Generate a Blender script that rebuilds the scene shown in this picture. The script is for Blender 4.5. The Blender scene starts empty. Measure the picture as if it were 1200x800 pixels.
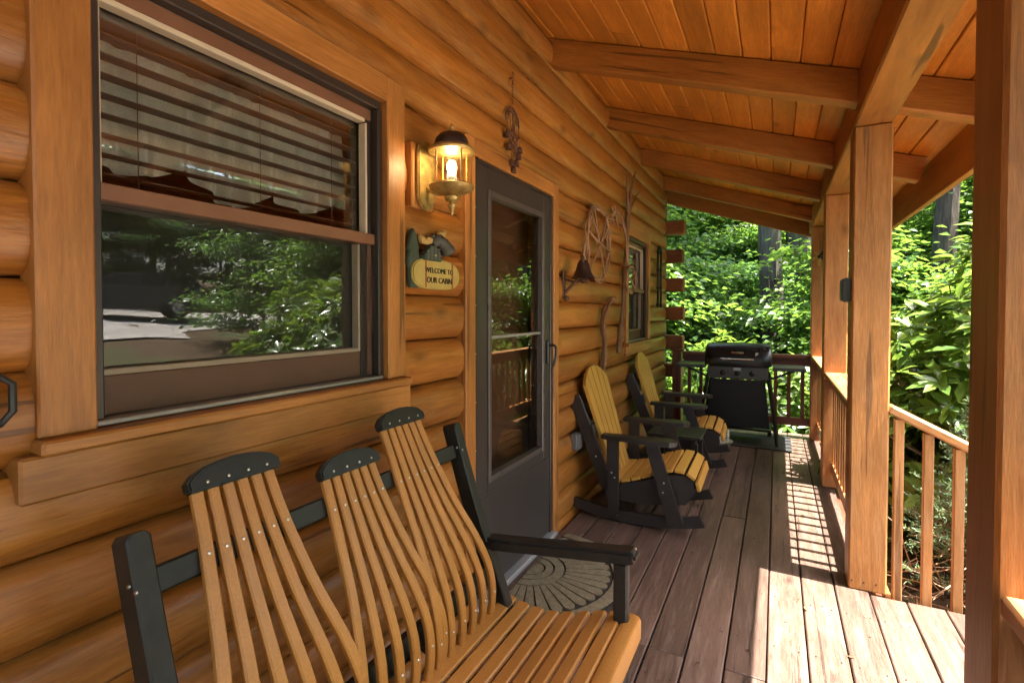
import bpy, bmesh, math, random
import numpy as np
from mathutils import Matrix, Vector, Euler

random.seed(7)
rng = np.random.default_rng(11)
SC = bpy.context.scene
COL = SC.collection
R = math.radians
PI = math.pi

# ------------------------------------------------------------------ camera
cd = bpy.data.cameras.new('camera'); CAM = bpy.data.objects.new('camera', cd); COL.objects.link(CAM)
cd.sensor_width = 36.0; cd.lens = 18.0; cd.clip_start = 0.05; cd.clip_end = 600
YAW, PITCH = 27.3, 1.2
CAM.location = (1.23, 0.0, 1.37)
CAM.rotation_euler = (R(90 - PITCH), 0, R(YAW))
cd.shift_x = 0.0; cd.shift_y = -22.0 / 1200
SC.camera = CAM

# ------------------------------------------------------------------ world, sun, exposure
SUN_EL, SUN_AZ = 65.5, -3.0          # azimuth measured from +x towards +y
w = bpy.data.worlds.new('World'); SC.world = w; w.use_nodes = True
nt = w.node_tree; nt.nodes.clear()
sky = nt.nodes.new('ShaderNodeTexSky'); sky.sky_type = 'NISHITA'; sky.sun_disc = False
sky.sun_elevation = R(SUN_EL); sky.sun_rotation = R(90 - SUN_AZ)
sky.air_density = 1.0; sky.dust_density = 4.0; sky.ozone_density = 0.6
bg = nt.nodes.new('ShaderNodeBackground'); bg.inputs['Strength'].default_value = 0.10
out = nt.nodes.new('ShaderNodeOutputWorld')
nt.links.new(sky.outputs[0], bg.inputs[0]); nt.links.new(bg.outputs[0], out.inputs[0])
sl = bpy.data.lights.new('sun', 'SUN'); sl.energy = 4.0; sl.angle = R(0.5); sl.color = (1.0, 0.95, 0.87)
SUN = bpy.data.objects.new('sun', sl); COL.objects.link(SUN)
sd = Vector((math.cos(R(SUN_EL)) * math.cos(R(SUN_AZ)), math.cos(R(SUN_EL)) * math.sin(R(SUN_AZ)), math.sin(R(SUN_EL))))
SUN.rotation_euler = sd.to_track_quat('Z', 'Y').to_euler(); SUN.location = (20, 0, 30)
vs = SC.view_settings
SC.display_settings.display_device = 'sRGB'
vs.view_transform = 'Standard'; vs.look = 'None'; vs.gamma = 1.0; vs.use_curve_mapping = False
vs.exposure = 3.5
SC.render.engine = 'CYCLES'
cy = SC.cycles
cy.use_denoising = True
try: cy.denoiser = 'OPENIMAGEDENOISE'
except Exception: pass
cy.max_bounces = 10; cy.diffuse_bounces = 5; cy.glossy_bounces = 4; cy.transmission_bounces = 6
cy.transparent_max_bounces = 16; cy.caustics_reflective = False; cy.caustics_refractive = False
cy.sample_clamp_indirect = 6.0
cy.use_adaptive_sampling = True; cy.adaptive_threshold = 0.015

# ------------------------------------------------------------------ materials
M = {}
def newmat(name):
    m = bpy.data.materials.new(name); m.use_nodes = True
    n = m.node_tree; n.nodes.clear(); M[name] = m
    return m, n
def N(n, t, **kw):
    x = n.nodes.new(t)
    for k, v in kw.items():
        if hasattr(x, k): setattr(x, k, v)
    return x
def setin(node, **kw):
    for k, v in kw.items(): node.inputs[k.replace('_', ' ')].default_value = v
def ramp(n, stops):
    r = n.nodes.new('ShaderNodeValToRGB'); e = r.color_ramp.elements
    while len(e) > 1: e.remove(e[-1])
    e[0].position = stops[0][0]; e[0].color = (*stops[0][1], 1) if len(stops[0][1]) == 3 else stops[0][1]
    for p, c in stops[1:]:
        q = e.new(p); q.color = (*c, 1)
    return r
def g(v): return (v, v, v)
def mixrgb(n, fac, a, b, blend='MIX'):
    x = n.nodes.new('ShaderNodeMix'); x.data_type = 'RGBA'; x.blend_type = blend
    for s, v in ((0, fac), (6, a), (7, b)):
        if hasattr(v, 'default_value') or hasattr(v, 'links'): n.links.new(v, x.inputs[s])
        else: x.inputs[s].default_value = v if s == 0 else (*v, 1)
    return x.outputs[2]
def coords(n, rand=True):
    tc = N(n, 'ShaderNodeTexCoord'); oi = N(n, 'ShaderNodeObjectInfo')
    if not rand: return tc.outputs['Object'], oi
    va = N(n, 'ShaderNodeVectorMath', operation='MULTIPLY_ADD')
    n.links.new(oi.outputs['Random'], va.inputs[0]); va.inputs[1].default_value = (37.1, 91.7, 53.3)
    n.links.new(tc.outputs['Object'], va.inputs[2])
    return va.outputs[0], oi
def noise(n, vec, scale, detail=4, rough=.55, mscale=None, dist=0):
    if mscale:
        mp = N(n, 'ShaderNodeMapping'); mp.inputs['Scale'].default_value = mscale
        n.links.new(vec, mp.inputs['Vector']); vec = mp.outputs[0]
    t = N(n, 'ShaderNodeTexNoise'); n.links.new(vec, t.inputs['Vector'])
    setin(t, Scale=scale, Detail=detail, Roughness=rough, Distortion=dist)
    return t.outputs['Fac']
def finish(n, color, rough, bump=None, bstr=.2, bdist=.005, spec=.5, coat=0, metal=0):
    p = N(n, 'ShaderNodeBsdfPrincipled'); o = N(n, 'ShaderNodeOutputMaterial')
    if hasattr(color, 'links'): n.links.new(color, p.inputs['Base Color'])
    else: p.inputs['Base Color'].default_value = (*color, 1)
    if hasattr(rough, 'links'): n.links.new(rough, p.inputs['Roughness'])
    else: p.inputs['Roughness'].default_value = rough
    p.inputs['Specular IOR Level'].default_value = spec; p.inputs['Metallic'].default_value = metal
    if coat: p.inputs['Coat Weight'].default_value = coat; p.inputs['Coat Roughness'].default_value = .25
    if bump is not None:
        b = N(n, 'ShaderNodeBump'); setin(b, Strength=bstr, Distance=bdist)
        n.links.new(bump, b.inputs['Height']); n.links.new(b.outputs[0], p.inputs['Normal'])
    n.links.new(p.outputs[0], o.inputs[0])
    return p
def mapr(n, v, a, b, c, d):
    x = N(n, 'ShaderNodeMapRange'); n.links.new(v, x.inputs[0])
    for i, q in enumerate((a, b, c, d)): x.inputs[i + 1].default_value = q
    return x.outputs[0]

def wood(name, dark, light, rough=.45, knots=.75, bstr=.25, var=.10, spec=.5, worn=None, wornamt=.5, kcol=None, sc=1.0, cracks=True, coat=0):
    m, n = newmat(name)
    v, oi = coords(n)
    n1 = noise(n, v, 2.2 * sc, 8, .66, (.9, 9, 9), 1.1)
    n2 = noise(n, v, 2.0 * sc, 4, .65, (7, 80, 80))
    n3 = noise(n, v, 1.4 * sc, 3, .5, (.9, 2.2, 2.2))
    md = tuple((a + b) / 2 for a, b in zip(dark, light))
    c = ramp(n, [(.28, dark), (.5, md), (.72, light)]); n.links.new(n1, c.inputs[0])
    col = c.outputs[0]
    col = mixrgb(n, 1.0, col, ramp_out(n, n3, [(.3, g(.72)), (.7, g(1.18))]), 'MULTIPLY')
    col = mixrgb(n, .8, col, ramp_out(n, n2, [(.28, g(.68)), (.68, g(1.13))]), 'MULTIPLY')
    if cracks:
        n4 = noise(n, v, 1.7 * sc, 2, .5, (.5, 16, 16), .3)
        col = mixrgb(n, ramp_out(n, n4, [(.33, g(.8)), (.35, g(0))]), col, tuple(a * .35 for a in dark))
    if knots:
        mp = N(n, 'ShaderNodeMapping'); mp.inputs['Scale'].default_value = (4.2 * sc, 8.0 * sc, 8.0 * sc)
        n.links.new(v, mp.inputs['Vector'])
        vo = N(n, 'ShaderNodeTexVoronoi'); n.links.new(mp.outputs[0], vo.inputs['Vector']); vo.inputs['Scale'].default_value = 1.0
        k = ramp_out(n, vo.outputs['Distance'], [(.06, g(1)), (.13, g(.7)), (.30, g(0))])
        sep = N(n, 'ShaderNodeSeparateColor'); n.links.new(vo.outputs['Color'], sep.inputs[0])
        gt = N(n, 'ShaderNodeMath', operation='GREATER_THAN'); n.links.new(sep.outputs[0], gt.inputs[0]); gt.inputs[1].default_value = knots
        mu = N(n, 'ShaderNodeMath', operation='MULTIPLY'); n.links.new(k, mu.inputs[0]); n.links.new(gt.outputs[0], mu.inputs[1])
        mu2 = N(n, 'ShaderNodeMath', operation='MULTIPLY'); n.links.new(mu.outputs[0], mu2.inputs[0]); mu2.inputs[1].default_value = .75
        col = mixrgb(n, mu2.outputs[0], col, kcol or tuple(a * .38 for a in dark))
    if worn:
        n5 = noise(n, v, 3.0, 8, .75, (1.1, 11, 11), .5)
        col = mixrgb(n, ramp_out(n, n5, [(.48, g(0)), (.72, g(wornamt))]), col, worn)
    hs = N(n, 'ShaderNodeHueSaturation'); n.links.new(col, hs.inputs['Color'])
    n.links.new(mapr(n, oi.outputs['Random'], 0, 1, 1 - var, 1 + var), hs.inputs['Value'])
    rr = mapr(n, n2, .2, .8, rough - .08, rough + .14)
    bm_ = mixrgb(n, .5, n1, n2)
    finish(n, hs.outputs[0], rr, bm_, bstr, .004, spec, coat)
    return m
def ramp_out(n, v, stops):
    r = ramp(n, stops); n.links.new(v, r.inputs[0]); return r.outputs[0]

def paint(name, col, rough=.4, var=.12, scale=8, bstr=.08, spec=.5, metal=0, speck=None, fine=120):
    m, n = newmat(name); v, oi = coords(n)
    a = noise(n, v, scale, 4, .6); b = noise(n, v, fine, 2, .6)
    c = mixrgb(n, 1.0, col, ramp_out(n, a, [(.3, g(1 - var)), (.7, g(1 + var))]), 'MULTIPLY')
    if speck: c = mixrgb(n, ramp_out(n, b, [(.40, g(.38)), (.6, g(0))]), c, speck)
    finish(n, c, mapr(n, a, .2, .8, rough - .07, rough + .1), b, bstr, .001, spec, 0, metal)
    return m

wood('log_stain', (.24, .076, .009), (.44, .172, .030), .32, .78, .45, .11, .5, worn=(.48, .27, .11), wornamt=.4)
wood('trim_stain', (.34, .128, .026), (.48, .205, .050), .40, .8, .22, .05)
wood('ceiling_stain', (.54, .185, .020), (.74, .295, .042), .42, .82, .15, .07, cracks=False)
wood('rafter_stain', (.28, .098, .016), (.44, .172, .032),   .42, .76, .25, .06)
wood('post_stain', (.31, .118, .026), (.48, .205, .056), .42, .74, .7, .06, worn=(.50, .30, .15), wornamt=.3)
wood('rail_stain', (.34, .135, .036), (.50, .225, .070), .42, .85, .25, .10, worn=(.50, .34, .22), wornamt=.4)
wood('dark_rail_stain', (.13, .032, .014), (.21, .058, .025), .42, .9, .2, .10)
wood('deck_stain', (.068, .038, .026), (.124, .074, .053), .44, .80, .7, .22, worn=(.22, .155, .12), wornamt=.55)
wood('end_grain', (.17, .058, .02), (.27, .10, .035), .6, .8, .3, .12)
wood('twig_bark', (.10, .05, .028), (.24, .135, .075), .7, 0, .6, .2, cracks=False)
wood('stick_bark', (.16, .078, .036), (.32, .175, .085), .6, 0, .5, .2, cracks=False)
wood('vine_bark', (.26, .14, .075), (.42, .25, .14), .6, 0, .5, .15, cracks=False)
wood('moose_brown', (.055, .05, .04), (.09, .085, .065), .6, 0, .2, .1, cracks=False)
paint('poly_tan', (.46, .20, .040), .38, .12, 5, .2, .5, speck=(.30, .125, .03), fine=230)
paint('poly_yellow', (.50, .26, .046), .40, .12, 5, .2, .45, speck=(.36, .17, .03), fine=230)
paint('poly_black', (.019, .018, .015), .40, .25, 30, .4, .35, fine=200)
paint('poly_brown', (.024, .018, .016), .42, .2, 30, .25, .45, fine=200)
paint('screw_steel', (.62, .60, .55), .3, .05, metal=1)
paint('door_brown', (.040, .034, .030), .36, .06, 4, .08, .5, fine=400)
paint('door_bead', (.075, .063, .056), .3, .08, 10, .05, .6)
paint('frame_dark', (.035, .026, .022), .35, .1, 8, .05)
paint('alu_grey', (.33, .33, .32), .35, .1, 10, .05, .6, metal=.4)
paint('sash_brown', (.18, .082, .045), .4, .1, 10, .08)
paint('bead_cream', (.55, .46, .34), .45, .08, 10, .05)
paint('curtain_lace', (.62, .58, .50), .9, .1, 20, .3, .1)
paint('blind_slat', (.085, .055, .04), .45, .1, 20, .05)
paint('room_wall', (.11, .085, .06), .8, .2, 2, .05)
paint('brass_aged', (.40, .27, .09), .45, .4, 30, .3, .5, metal=.6)
paint('bronze_dark', (.06, .04, .035), .4, .25, 20, .2, .5, metal=.6)
paint('iron_rust', (.115, .058, .038), .6, .4, 30, .5, .4, metal=.4)
paint('iron_black', (.022, .019, .017), .5, .3, 30, .4, .4, metal=.4)
paint('sign_green', (.045, .065, .042), .6, .2, 20, .15)
paint('sign_yellow', (.42, .32, .085), .6, .12, 20, .1)
paint('sign_antler', (.42, .28, .09), .6, .2, 25, .1)
paint('sign_red', (.30, .09, .03), .6, .2, 20, .1)
paint('ink_black', (.012, .010, .008), .6, .1)
paint('white_paint', (.72, .72, .68), .5, .1)
paint('grill_black', (.008, .008, .008), .45, .3, 10, .1, .3)
paint('grill_lid', (.012, .011, .011), .30, .2, 6, .06, .45)
paint('grill_grey', (.035, .036, .034), .35, .2, 10, .1, .5)
paint('chrome', (.7, .68, .62), .22, .1, metal=1)
paint('rubber_mat', (.014, .014, .014), .7, .2, 20, .4)
paint('mat_fibre', (.20, .165, .10), .95, .25, 40, 1.0, .1, speck=(.05, .042, .03), fine=260)
paint('mat_groove', (.035, .030, .024), .95, .2, 40, .8, .1)
paint('bucket_cream', (.42, .43, .33), .5, .15)
paint('plastic_black', (.02, .02, .022), .4, .1)
paint('outlet_grey', (.10, .10, .10), .45, .1)
paint('car_paint', (.03, .034, .042), .18, .05, spec=.7)
paint('car_glass', (.012, .014, .016), .06, .05, spec=.8)
paint('tyre', (.02, .02, .02), .8, .1)
paint('concrete', (.30, .28, .26), .8, .2, 5, .4)

def glass(name, refl, rough, tint=(.92, .93, .92)):
    m, n = newmat(name)
    tr = N(n, 'ShaderNodeBsdfTransparent'); tr.inputs[0].default_value = (*tint, 1)
    gl = N(n, 'ShaderNodeBsdfGlossy'); gl.inputs['Roughness'].default_value = rough; gl.inputs[0].default_value = (1, 1, 1, 1)
    lw = N(n, 'ShaderNodeLayerWeight'); lw.inputs[0].default_value = .5
    pw = N(n, 'ShaderNodeMath', operation='POWER'); n.links.new(lw.outputs['Facing'], pw.inputs[0]); pw.inputs[1].default_value = 5
    mx = N(n, 'ShaderNodeMixShader'); o = N(n, 'ShaderNodeOutputMaterial')
    n.links.new(mapr(n, pw.outputs[0], 0, 1, refl, 1), mx.inputs[0]); n.links.new(tr.outputs[0], mx.inputs[1]); n.links.new(gl.outputs[0], mx.inputs[2])
    n.links.new(mx.outputs[0], o.inputs[0])
glass('window_glass', .085, .006, (.95, .96, .95))
glass('door_glass', .028, .015, (.8, .8, .78))
glass('lantern_glass', .04, .05, (.98, .95, .86))
def screen(name, dens):
    m, n = newmat(name)
    tr = N(n, 'ShaderNodeBsdfTransparent'); df = N(n, 'ShaderNodeBsdfDiffuse'); df.inputs[0].default_value = (.05, .05, .045, 1)
    v, oi = coords(n, False)
    f = mapr(n, noise(n, v, 900, 2), .3, .7, dens * .6, dens * 1.2)
    mx = N(n, 'ShaderNodeMixShader'); o = N(n, 'ShaderNodeOutputMaterial')
    n.links.new(f, mx.inputs[0]); n.links.new(tr.outputs[0], mx.inputs[1]); n.links.new(df.outputs[0], mx.inputs[2]); n.links.new(mx.outputs[0], o.inputs[0])
screen('insect_screen', .20)
def lace(name):
    m, n = newmat(name)
    tr = N(n, 'ShaderNodeBsdfTransparent'); df = N(n, 'ShaderNodeBsdfDiffuse'); df.inputs[0].default_value = (.52, .50, .43, 1)
    v, oi = coords(n, False)
    f = mapr(n, noise(n, v, 240, 2), .3, .7, .72, .92)
    mx = N(n, 'ShaderNodeMixShader'); o = N(n, 'ShaderNodeOutputMaterial')
    n.links.new(f, mx.inputs[0]); n.links.new(tr.outputs[0], mx.inputs[1]); n.links.new(df.outputs[0], mx.inputs[2]); n.links.new(mx.outputs[0], o.inputs[0])
lace('lace')
def emit(name, col, s):
    m, n = newmat(name); e = N(n, 'ShaderNodeEmission'); o = N(n, 'ShaderNodeOutputMaterial')
    e.inputs[0].default_value = (*col, 1); e.inputs[1].default_value = s; n.links.new(e.outputs[0], o.inputs[0])
emit('bulb_glow', (1.0, .74, .42), 4.0)

def leafmat(name, cols, rough=.4, trans=.35, tcol=(.16, .30, .03), spec=.5):
    m, n = newmat(name)
    ge = N(n, 'ShaderNodeNewGeometry'); oi = N(n, 'ShaderNodeObjectInfo')
    k = len(cols)
    c = ramp_out(n, ge.outputs['Random Per Island'], [(i / max(1, k - 1), x) for i, x in enumerate(cols)])
    hs = N(n, 'ShaderNodeHueSaturation'); n.links.new(c, hs.inputs['Color'])
    n.links.new(mapr(n, oi.outputs['Random'], 0, 1, .82, 1.15), hs.inputs['Value'])
    p = N(n, 'ShaderNodeBsdfPrincipled'); n.links.new(hs.outputs[0], p.inputs['Base Color'])
    p.inputs['Roughness'].default_value = rough; p.inputs['Specular IOR Level'].default_value = spec
    t = N(n, 'ShaderNodeBsdfTranslucent'); n.links.new(mixrgb(n, .5, hs.outputs[0], tcol), t.inputs[0])
    mx = N(n, 'ShaderNodeMixShader'); mx.inputs[0].default_value = trans; o = N(n, 'ShaderNodeOutputMaterial')
    n.links.new(p.outputs[0], mx.inputs[1]); n.links.new(t.outputs[0], mx.inputs[2]); n.links.new(mx.outputs[0], o.inputs[0])
leafmat('leaf_maple', [(.06, .125, .03), (.09, .17, .03), (.125, .205, .035), (.07, .145, .04)], .30, .55, (.24, .42, .04), .65)
leafmat('leaf_beech', [(.055, .12, .04), (.075, .16, .045), (.105, .19, .045)], .28, .55, (.20, .38, .05), .65)
leafmat('leaf_rhodo', [(.06, .12, .03), (.095, .175, .03), (.13, .21, .035), (.16, .24, .04)], .24, .38, (.32, .48, .05), .65)
leafmat('leaf_spruce', [(.08, .14, .08), (.12, .20, .11), (.16, .23, .11), (.20, .22, .07)], .5, .3, (.2, .28, .08))
leafmat('leaf_litter', [(.10, .055, .028), (.16, .09, .045), (.07, .038, .02), (.20, .13, .07)], .7, .1, (.2, .1, .04), .2)

def groundmat():
    m, n = newmat('forest_floor'); v, oi = coords(n, False)
    a = noise(n, v, .35, 5, .6); b = noise(n, v, 9, 6, .7); c = noise(n, v, 45, 3, .7)
    col = ramp_out(n, b, [(.3, (.035, .022, .012)), (.5, (.085, .052, .028)), (.7, (.13, .085, .045))])
    gr = ramp_out(n, c, [(.3, (.03, .06, .018)), (.7, (.07, .125, .03))])
    col = mixrgb(n, ramp_out(n, a, [(.46, g(0)), (.6, g(.8))]), col, gr)
    finish(n, col, .9, b, .8, .03, .2)
groundmat()
def gravelmat():
    m, n = newmat('gravel'); v, oi = coords(n, False)
    a = noise(n, v, .8, 4, .6); b = noise(n, v, 40, 4, .8)
    col = ramp_out(n, b, [(.3, (.28, .255, .235)), (.7, (.54, .505, .47))])
    col = mixrgb(n, 1, col, ramp_out(n, a, [(.3, g(.75)), (.7, g(1.1))]), 'MULTIPLY')
    finish(n, col, .9, b, .6, .02, .2)
gravelmat()
def barkmat(name, a_, b_):
    m, n = newmat(name); v, oi = coords(n)
    a = noise(n, v, 3, 7, .7, (4, 4, .7), 1.2); b = noise(n, v, 1.2, 3)
    col = ramp_out(n, a, [(.3, a_), (.7, b_)])
    col = mixrgb(n, ramp_out(n, b, [(.5, g(0)), (.7, g(.5))]), col, (.09, .12, .07))
    finish(n, col, .85, a, 1.0, .04, .2)
barkmat('bark_grey', (.016, .012, .009), (.08, .065, .05))
barkmat('bark_brown', (.04, .028, .02), (.13, .095, .065))

# ------------------------------------------------------------------ object helpers
def link(o, parent=None, label=None, cat=None, group=None, kind=None):
    COL.objects.link(o)
    if parent is not None: o.parent = parent
    tag(o, label, cat, group, kind); return o
def tag(o, label=None, cat=None, group=None, kind=None):
    if label: o['label'] = label
    if cat: o['category'] = cat
    if group: o['group'] = group
    if kind: o['kind'] = kind
    return o
def thing(name, label, cat, loc=(0, 0, 0), rz=0, group=None, kind=None):
    o = bpy.data.objects.new(name, None); o.empty_display_size = .1
    o.location = loc; o.rotation_euler = (0, 0, rz)
    return link(o, None, label, cat, group, kind)
def tmat(o):
    m = Matrix.Identity(4)
    while o is not None and o.parent is not None:
        m = o.matrix_basis @ m; o = o.parent
    return m
def ob(name, me, mat, parent=None, mx=None, **kw):
    """mx is given in the thing's own space, whatever the depth of the parent."""
    o = bpy.data.objects.new(name, me)
    if not me.materials: me.materials.append(M[mat])
    if mx is None: mx = Matrix.Identity(4)
    if parent is not None: mx = tmat(parent).inverted() @ mx
    o.matrix_basis = mx
    return link(o, parent, **kw)
def mesh(name, verts, faces, smooth=None):
    me = bpy.data.meshes.new(name); me.from_pydata([tuple(v) for v in verts], [], faces); me.update()
    if smooth is not None:
        me.polygons.foreach_set('use_smooth', [True] * len(me.polygons)); me.set_sharp_from_angle(angle=R(smooth))
    return me
_bc = {}
def boxmesh(l, w, h, bev=.004, mat=None):
    k = (round(l, 4), round(w, 4), round(h, 4), bev, mat)
    if k in _bc: return _bc[k]
    bm = bmesh.new(); bmesh.ops.create_cube(bm, size=1.0)
    for v in bm.verts: v.co = Vector((v.co.x * l, v.co.y * w, v.co.z * h))
    if bev: bmesh.ops.bevel(bm, geom=bm.edges[:], offset=min(bev, .3 * min(l, w, h)), segments=1, affect='EDGES')
    me = bpy.data.meshes.new('box'); bm.to_mesh(me); bm.free(); _bc[k] = me
    return me
def frame(p, q, up=(0, 0, 1)):
    p, q = Vector(p), Vector(q); x = (q - p).normalized(); z = Vector(up); z = (z - x * z.dot(x)).normalized(); y = z.cross(x)
    m = Matrix((x, y, z)).transposed().to_4x4(); m.translation = (p + q) / 2
    return m
def beam(name, p, q, w, h, mat, parent=None, up=(0, 0, 1), bev=.004, **kw):
    """A length of timber from p to q; w across, h along up."""
    return ob(name, boxmesh((Vector(q) - Vector(p)).length, w, h, bev, mat), mat, parent, frame(p, q, up), **kw)
def blk(name, lo, hi, mat, parent=None, bev=.004, axis='X', **kw):
    """An axis-aligned block; its longest side is the grain."""
    lo, hi = Vector(lo), Vector(hi); c = (lo + hi) / 2; d = hi - lo
    ax = max(range(3), key=lambda i: d[i])
    a = Vector((0, 0, 0)); a[ax] = d[ax] / 2
    up = (0, 0, 1) if ax != 2 else (0, 1, 0)
    w_, h_ = ((d.y, d.z), (d.x, d.z), (d.x, d.y))[ax]
    return beam(name, c - a, c + a, w_, h_, mat, parent, up, bev, **kw)
def tubemesh(pts, rad, seg=8, caps=True):
    P = [Vector(p) for p in pts]; n_ = len(P)
    if not hasattr(rad, '__len__'): rad = [rad] * n_
    V = []; F = []
    prev = None
    for i in range(n_):
        t = (P[min(i + 1, n_ - 1)] - P[max(i - 1, 0)]).normalized()
        if prev is None:
            a = Vector((0, 0, 1)) if abs(t.z) < .9 else Vector((1, 0, 0)); u = (a - t * a.dot(t)).normalized()
        else: u = (prev - t * prev.dot(t)).normalized()
        prev = u; b = t.cross(u)
        for k in range(seg):
            an = 2 * PI * k / seg; V.append(P[i] + (u * math.cos(an) + b * math.sin(an)) * rad[i])
    for i in range(n_ - 1):
        for k in range(seg):
            k2 = (k + 1) % seg; F.append((i * seg + k, i * seg + k2, (i + 1) * seg + k2, (i + 1) * seg + k))
    if caps: F.append(tuple(range(seg))[::-1]); F.append(tuple((n_ - 1) * seg + k for k in range(seg)))
    return V, F
def merge(parts):
    V = []; F = []
    for v, f in parts:
        o = len(V); V += list(v); F += [tuple(i + o for i in q) for q in f]
    return V, F
def tube(name, pts, rad, mat, parent=None, seg=8, mx=None, **kw):
    v, f = tubemesh(pts, rad, seg); return ob(name, mesh(name, v, f, 40), mat, parent, mx, **kw)
def lathemesh(prof, seg=16, c=(0, 0, 0), axis='z'):
    V = []; F = []
    for r_, z in prof:
        for k in range(seg):
            a = 2 * PI * k / seg
            p = (r_ * math.cos(a), r_ * math.sin(a), z) if axis == 'z' else ((r_ * math.cos(a), z, r_ * math.sin(a)) if axis == 'y' else (z, r_ * math.cos(a), r_ * math.sin(a)))
            V.append(Vector(p) + Vector(c))
    for i in range(len(prof) - 1):
        for k in range(seg):
            k2 = (k + 1) % seg; F.append((i * seg + k, i * seg + k2, (i + 1) * seg + k2, (i + 1) * seg + k))
    F.append(tuple(range(seg))[::-1]); F.append(tuple((len(prof) - 1) * seg + k for k in range(seg)))
    return V, F
def lathe(name, prof, mat, parent=None, seg=16, c=(0, 0, 0), axis='z', mx=None, **kw):
    v, f = lathemesh(prof, seg, c, axis); return ob(name, fixn(mesh(name, v, f, 40)), mat, parent, mx, **kw)
def fixn(me):
    bm = bmesh.new(); bm.from_mesh(me); bmesh.ops.recalc_face_normals(bm, faces=bm.faces[:]); bm.to_mesh(me); bm.free(); return me
def prismmesh(poly, a, b, plane='xz', bev=0):
    """Extrude a 2-D outline between a and b along the missing axis."""
    def p3(u, v, t): return {'xz': (u, t, v), 'yz': (t, u, v), 'xy': (u, v, t)}[plane]
    n_ = len(poly); V = [p3(u, v, a) for u, v in poly] + [p3(u, v, b) for u, v in poly]
    F = [tuple(range(n_))[::-1], tuple(range(n_, 2 * n_))] + [(i, (i + 1) % n_, n_ + (i + 1) % n_, n_ + i) for i in range(n_)]
    me = mesh('prism', V, F)
    bm = bmesh.new(); bm.from_mesh(me); bmesh.ops.recalc_face_normals(bm, faces=bm.faces[:])
    if bev:
        eg = [e for e in bm.edges if len(e.link_faces) == 2 and e.calc_face_angle(0) > .9]
        bmesh.ops.bevel(bm, geom=eg, offset=bev, segments=2, affect='EDGES')
    bm.to_mesh(me); bm.free()
    me.polygons.foreach_set('use_smooth', [True] * len(me.polygons)); me.set_sharp_from_angle(angle=R(32))
    return me
def prism(name, poly, a, b, mat, parent=None, plane='xz', bev=0, mx=None, **kw):
    return ob(name, prismmesh(poly, a, b, plane, bev), mat, parent, mx, **kw)
def strip(path, wdir, w_, t_):
    """A bent flat slat: rectangular section swept along path, wide along wdir."""
    P = [Vector(p) for p in path]; V = []; F = []; n_ = len(P)
    W = Vector(wdir).normalized() if not isinstance(wdir, list) else None
    for i in range(n_):
        t = (P[min(i + 1, n_ - 1)] - P[max(i - 1, 0)]).normalized()
        wd = W - t * W.dot(t); wd.normalize(); nn = t.cross(wd)
        ww = w_[i] if hasattr(w_, '__len__') else w_
        c = min(t_ * .22, .004)
        for a, b in ((-ww / 2 + c, -t_ / 2), (ww / 2 - c, -t_ / 2), (ww / 2, -t_ / 2 + c), (ww / 2, t_ / 2 - c), (ww / 2 - c, t_ / 2), (-ww / 2 + c, t_ / 2), (-ww / 2, t_ / 2 - c), (-ww / 2, -t_ / 2 + c)):
            V.append(P[i] + wd * a + nn * b)
    for i in range(n_ - 1):
        for k in range(8):
            k2 = (k + 1) % 8; F.append((i * 8 + k, i * 8 + k2, (i + 1) * 8 + k2, (i + 1) * 8 + k))
    F.append(tuple(range(8))[::-1]); F.append(tuple((n_ - 1) * 8 + k for k in range(8)))
    return fixn(mesh('slat', V, F, 28))
def spline(pts, n_=12):
    """Catmull-Rom through pts."""
    P = [Vector(p) for p in pts]; P = [P[0] * 2 - P[1]] + P + [P[-1] * 2 - P[-2]]; o = []
    for i in range(1, len(P) - 2):
        for k in range(n_):
            t = k / n_; a, b, c, d = P[i - 1], P[i], P[i + 1], P[i + 2]
            o.append(.5 * ((2 * b) + (c - a) * t + (2 * a - 5 * b + 4 * c - d) * t * t + (3 * b - a - 3 * c + d) * t ** 3))
    o.append(P[-2]); return o
def screws(name, pts, nrm, parent, r_=.0045, mat='screw_steel'):
    ps = []
    for p in pts:
        v, f = lathemesh([(r_, -.002), (r_, .0012), (r_ * .6, .002)], 8)
        m = Vector(nrm).to_track_quat('Z', 'Y').to_matrix().to_4x4(); m.translation = Vector(p)
        ps.append(([m @ Vector(q) for q in v], f))
    v, f = merge(ps); o = ob(name, mesh(name, v, f, 40), mat, parent); o['kind'] = 'stuff'; return o
def textmesh(s, size, ext=.001):
    cu = bpy.data.curves.new('lettering', 'FONT'); cu.body = s; cu.size = size; cu.extrude = ext; cu.align_x = 'CENTER'; cu.align_y = 'CENTER'; cu.resolution_u = 3; cu.offset = 0
    t = bpy.data.objects.new('lettering', cu); COL.objects.link(t)
    dg = bpy.context.evaluated_depsgraph_get(); me = bpy.data.meshes.new_from_object(t.evaluated_get(dg))
    bpy.data.objects.remove(t); return me
def copytree(o, parent=None):
    c = o.copy(); COL.objects.link(c); c.parent = parent
    for ch in list(o.children): copytree(ch, c)
    return c

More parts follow.
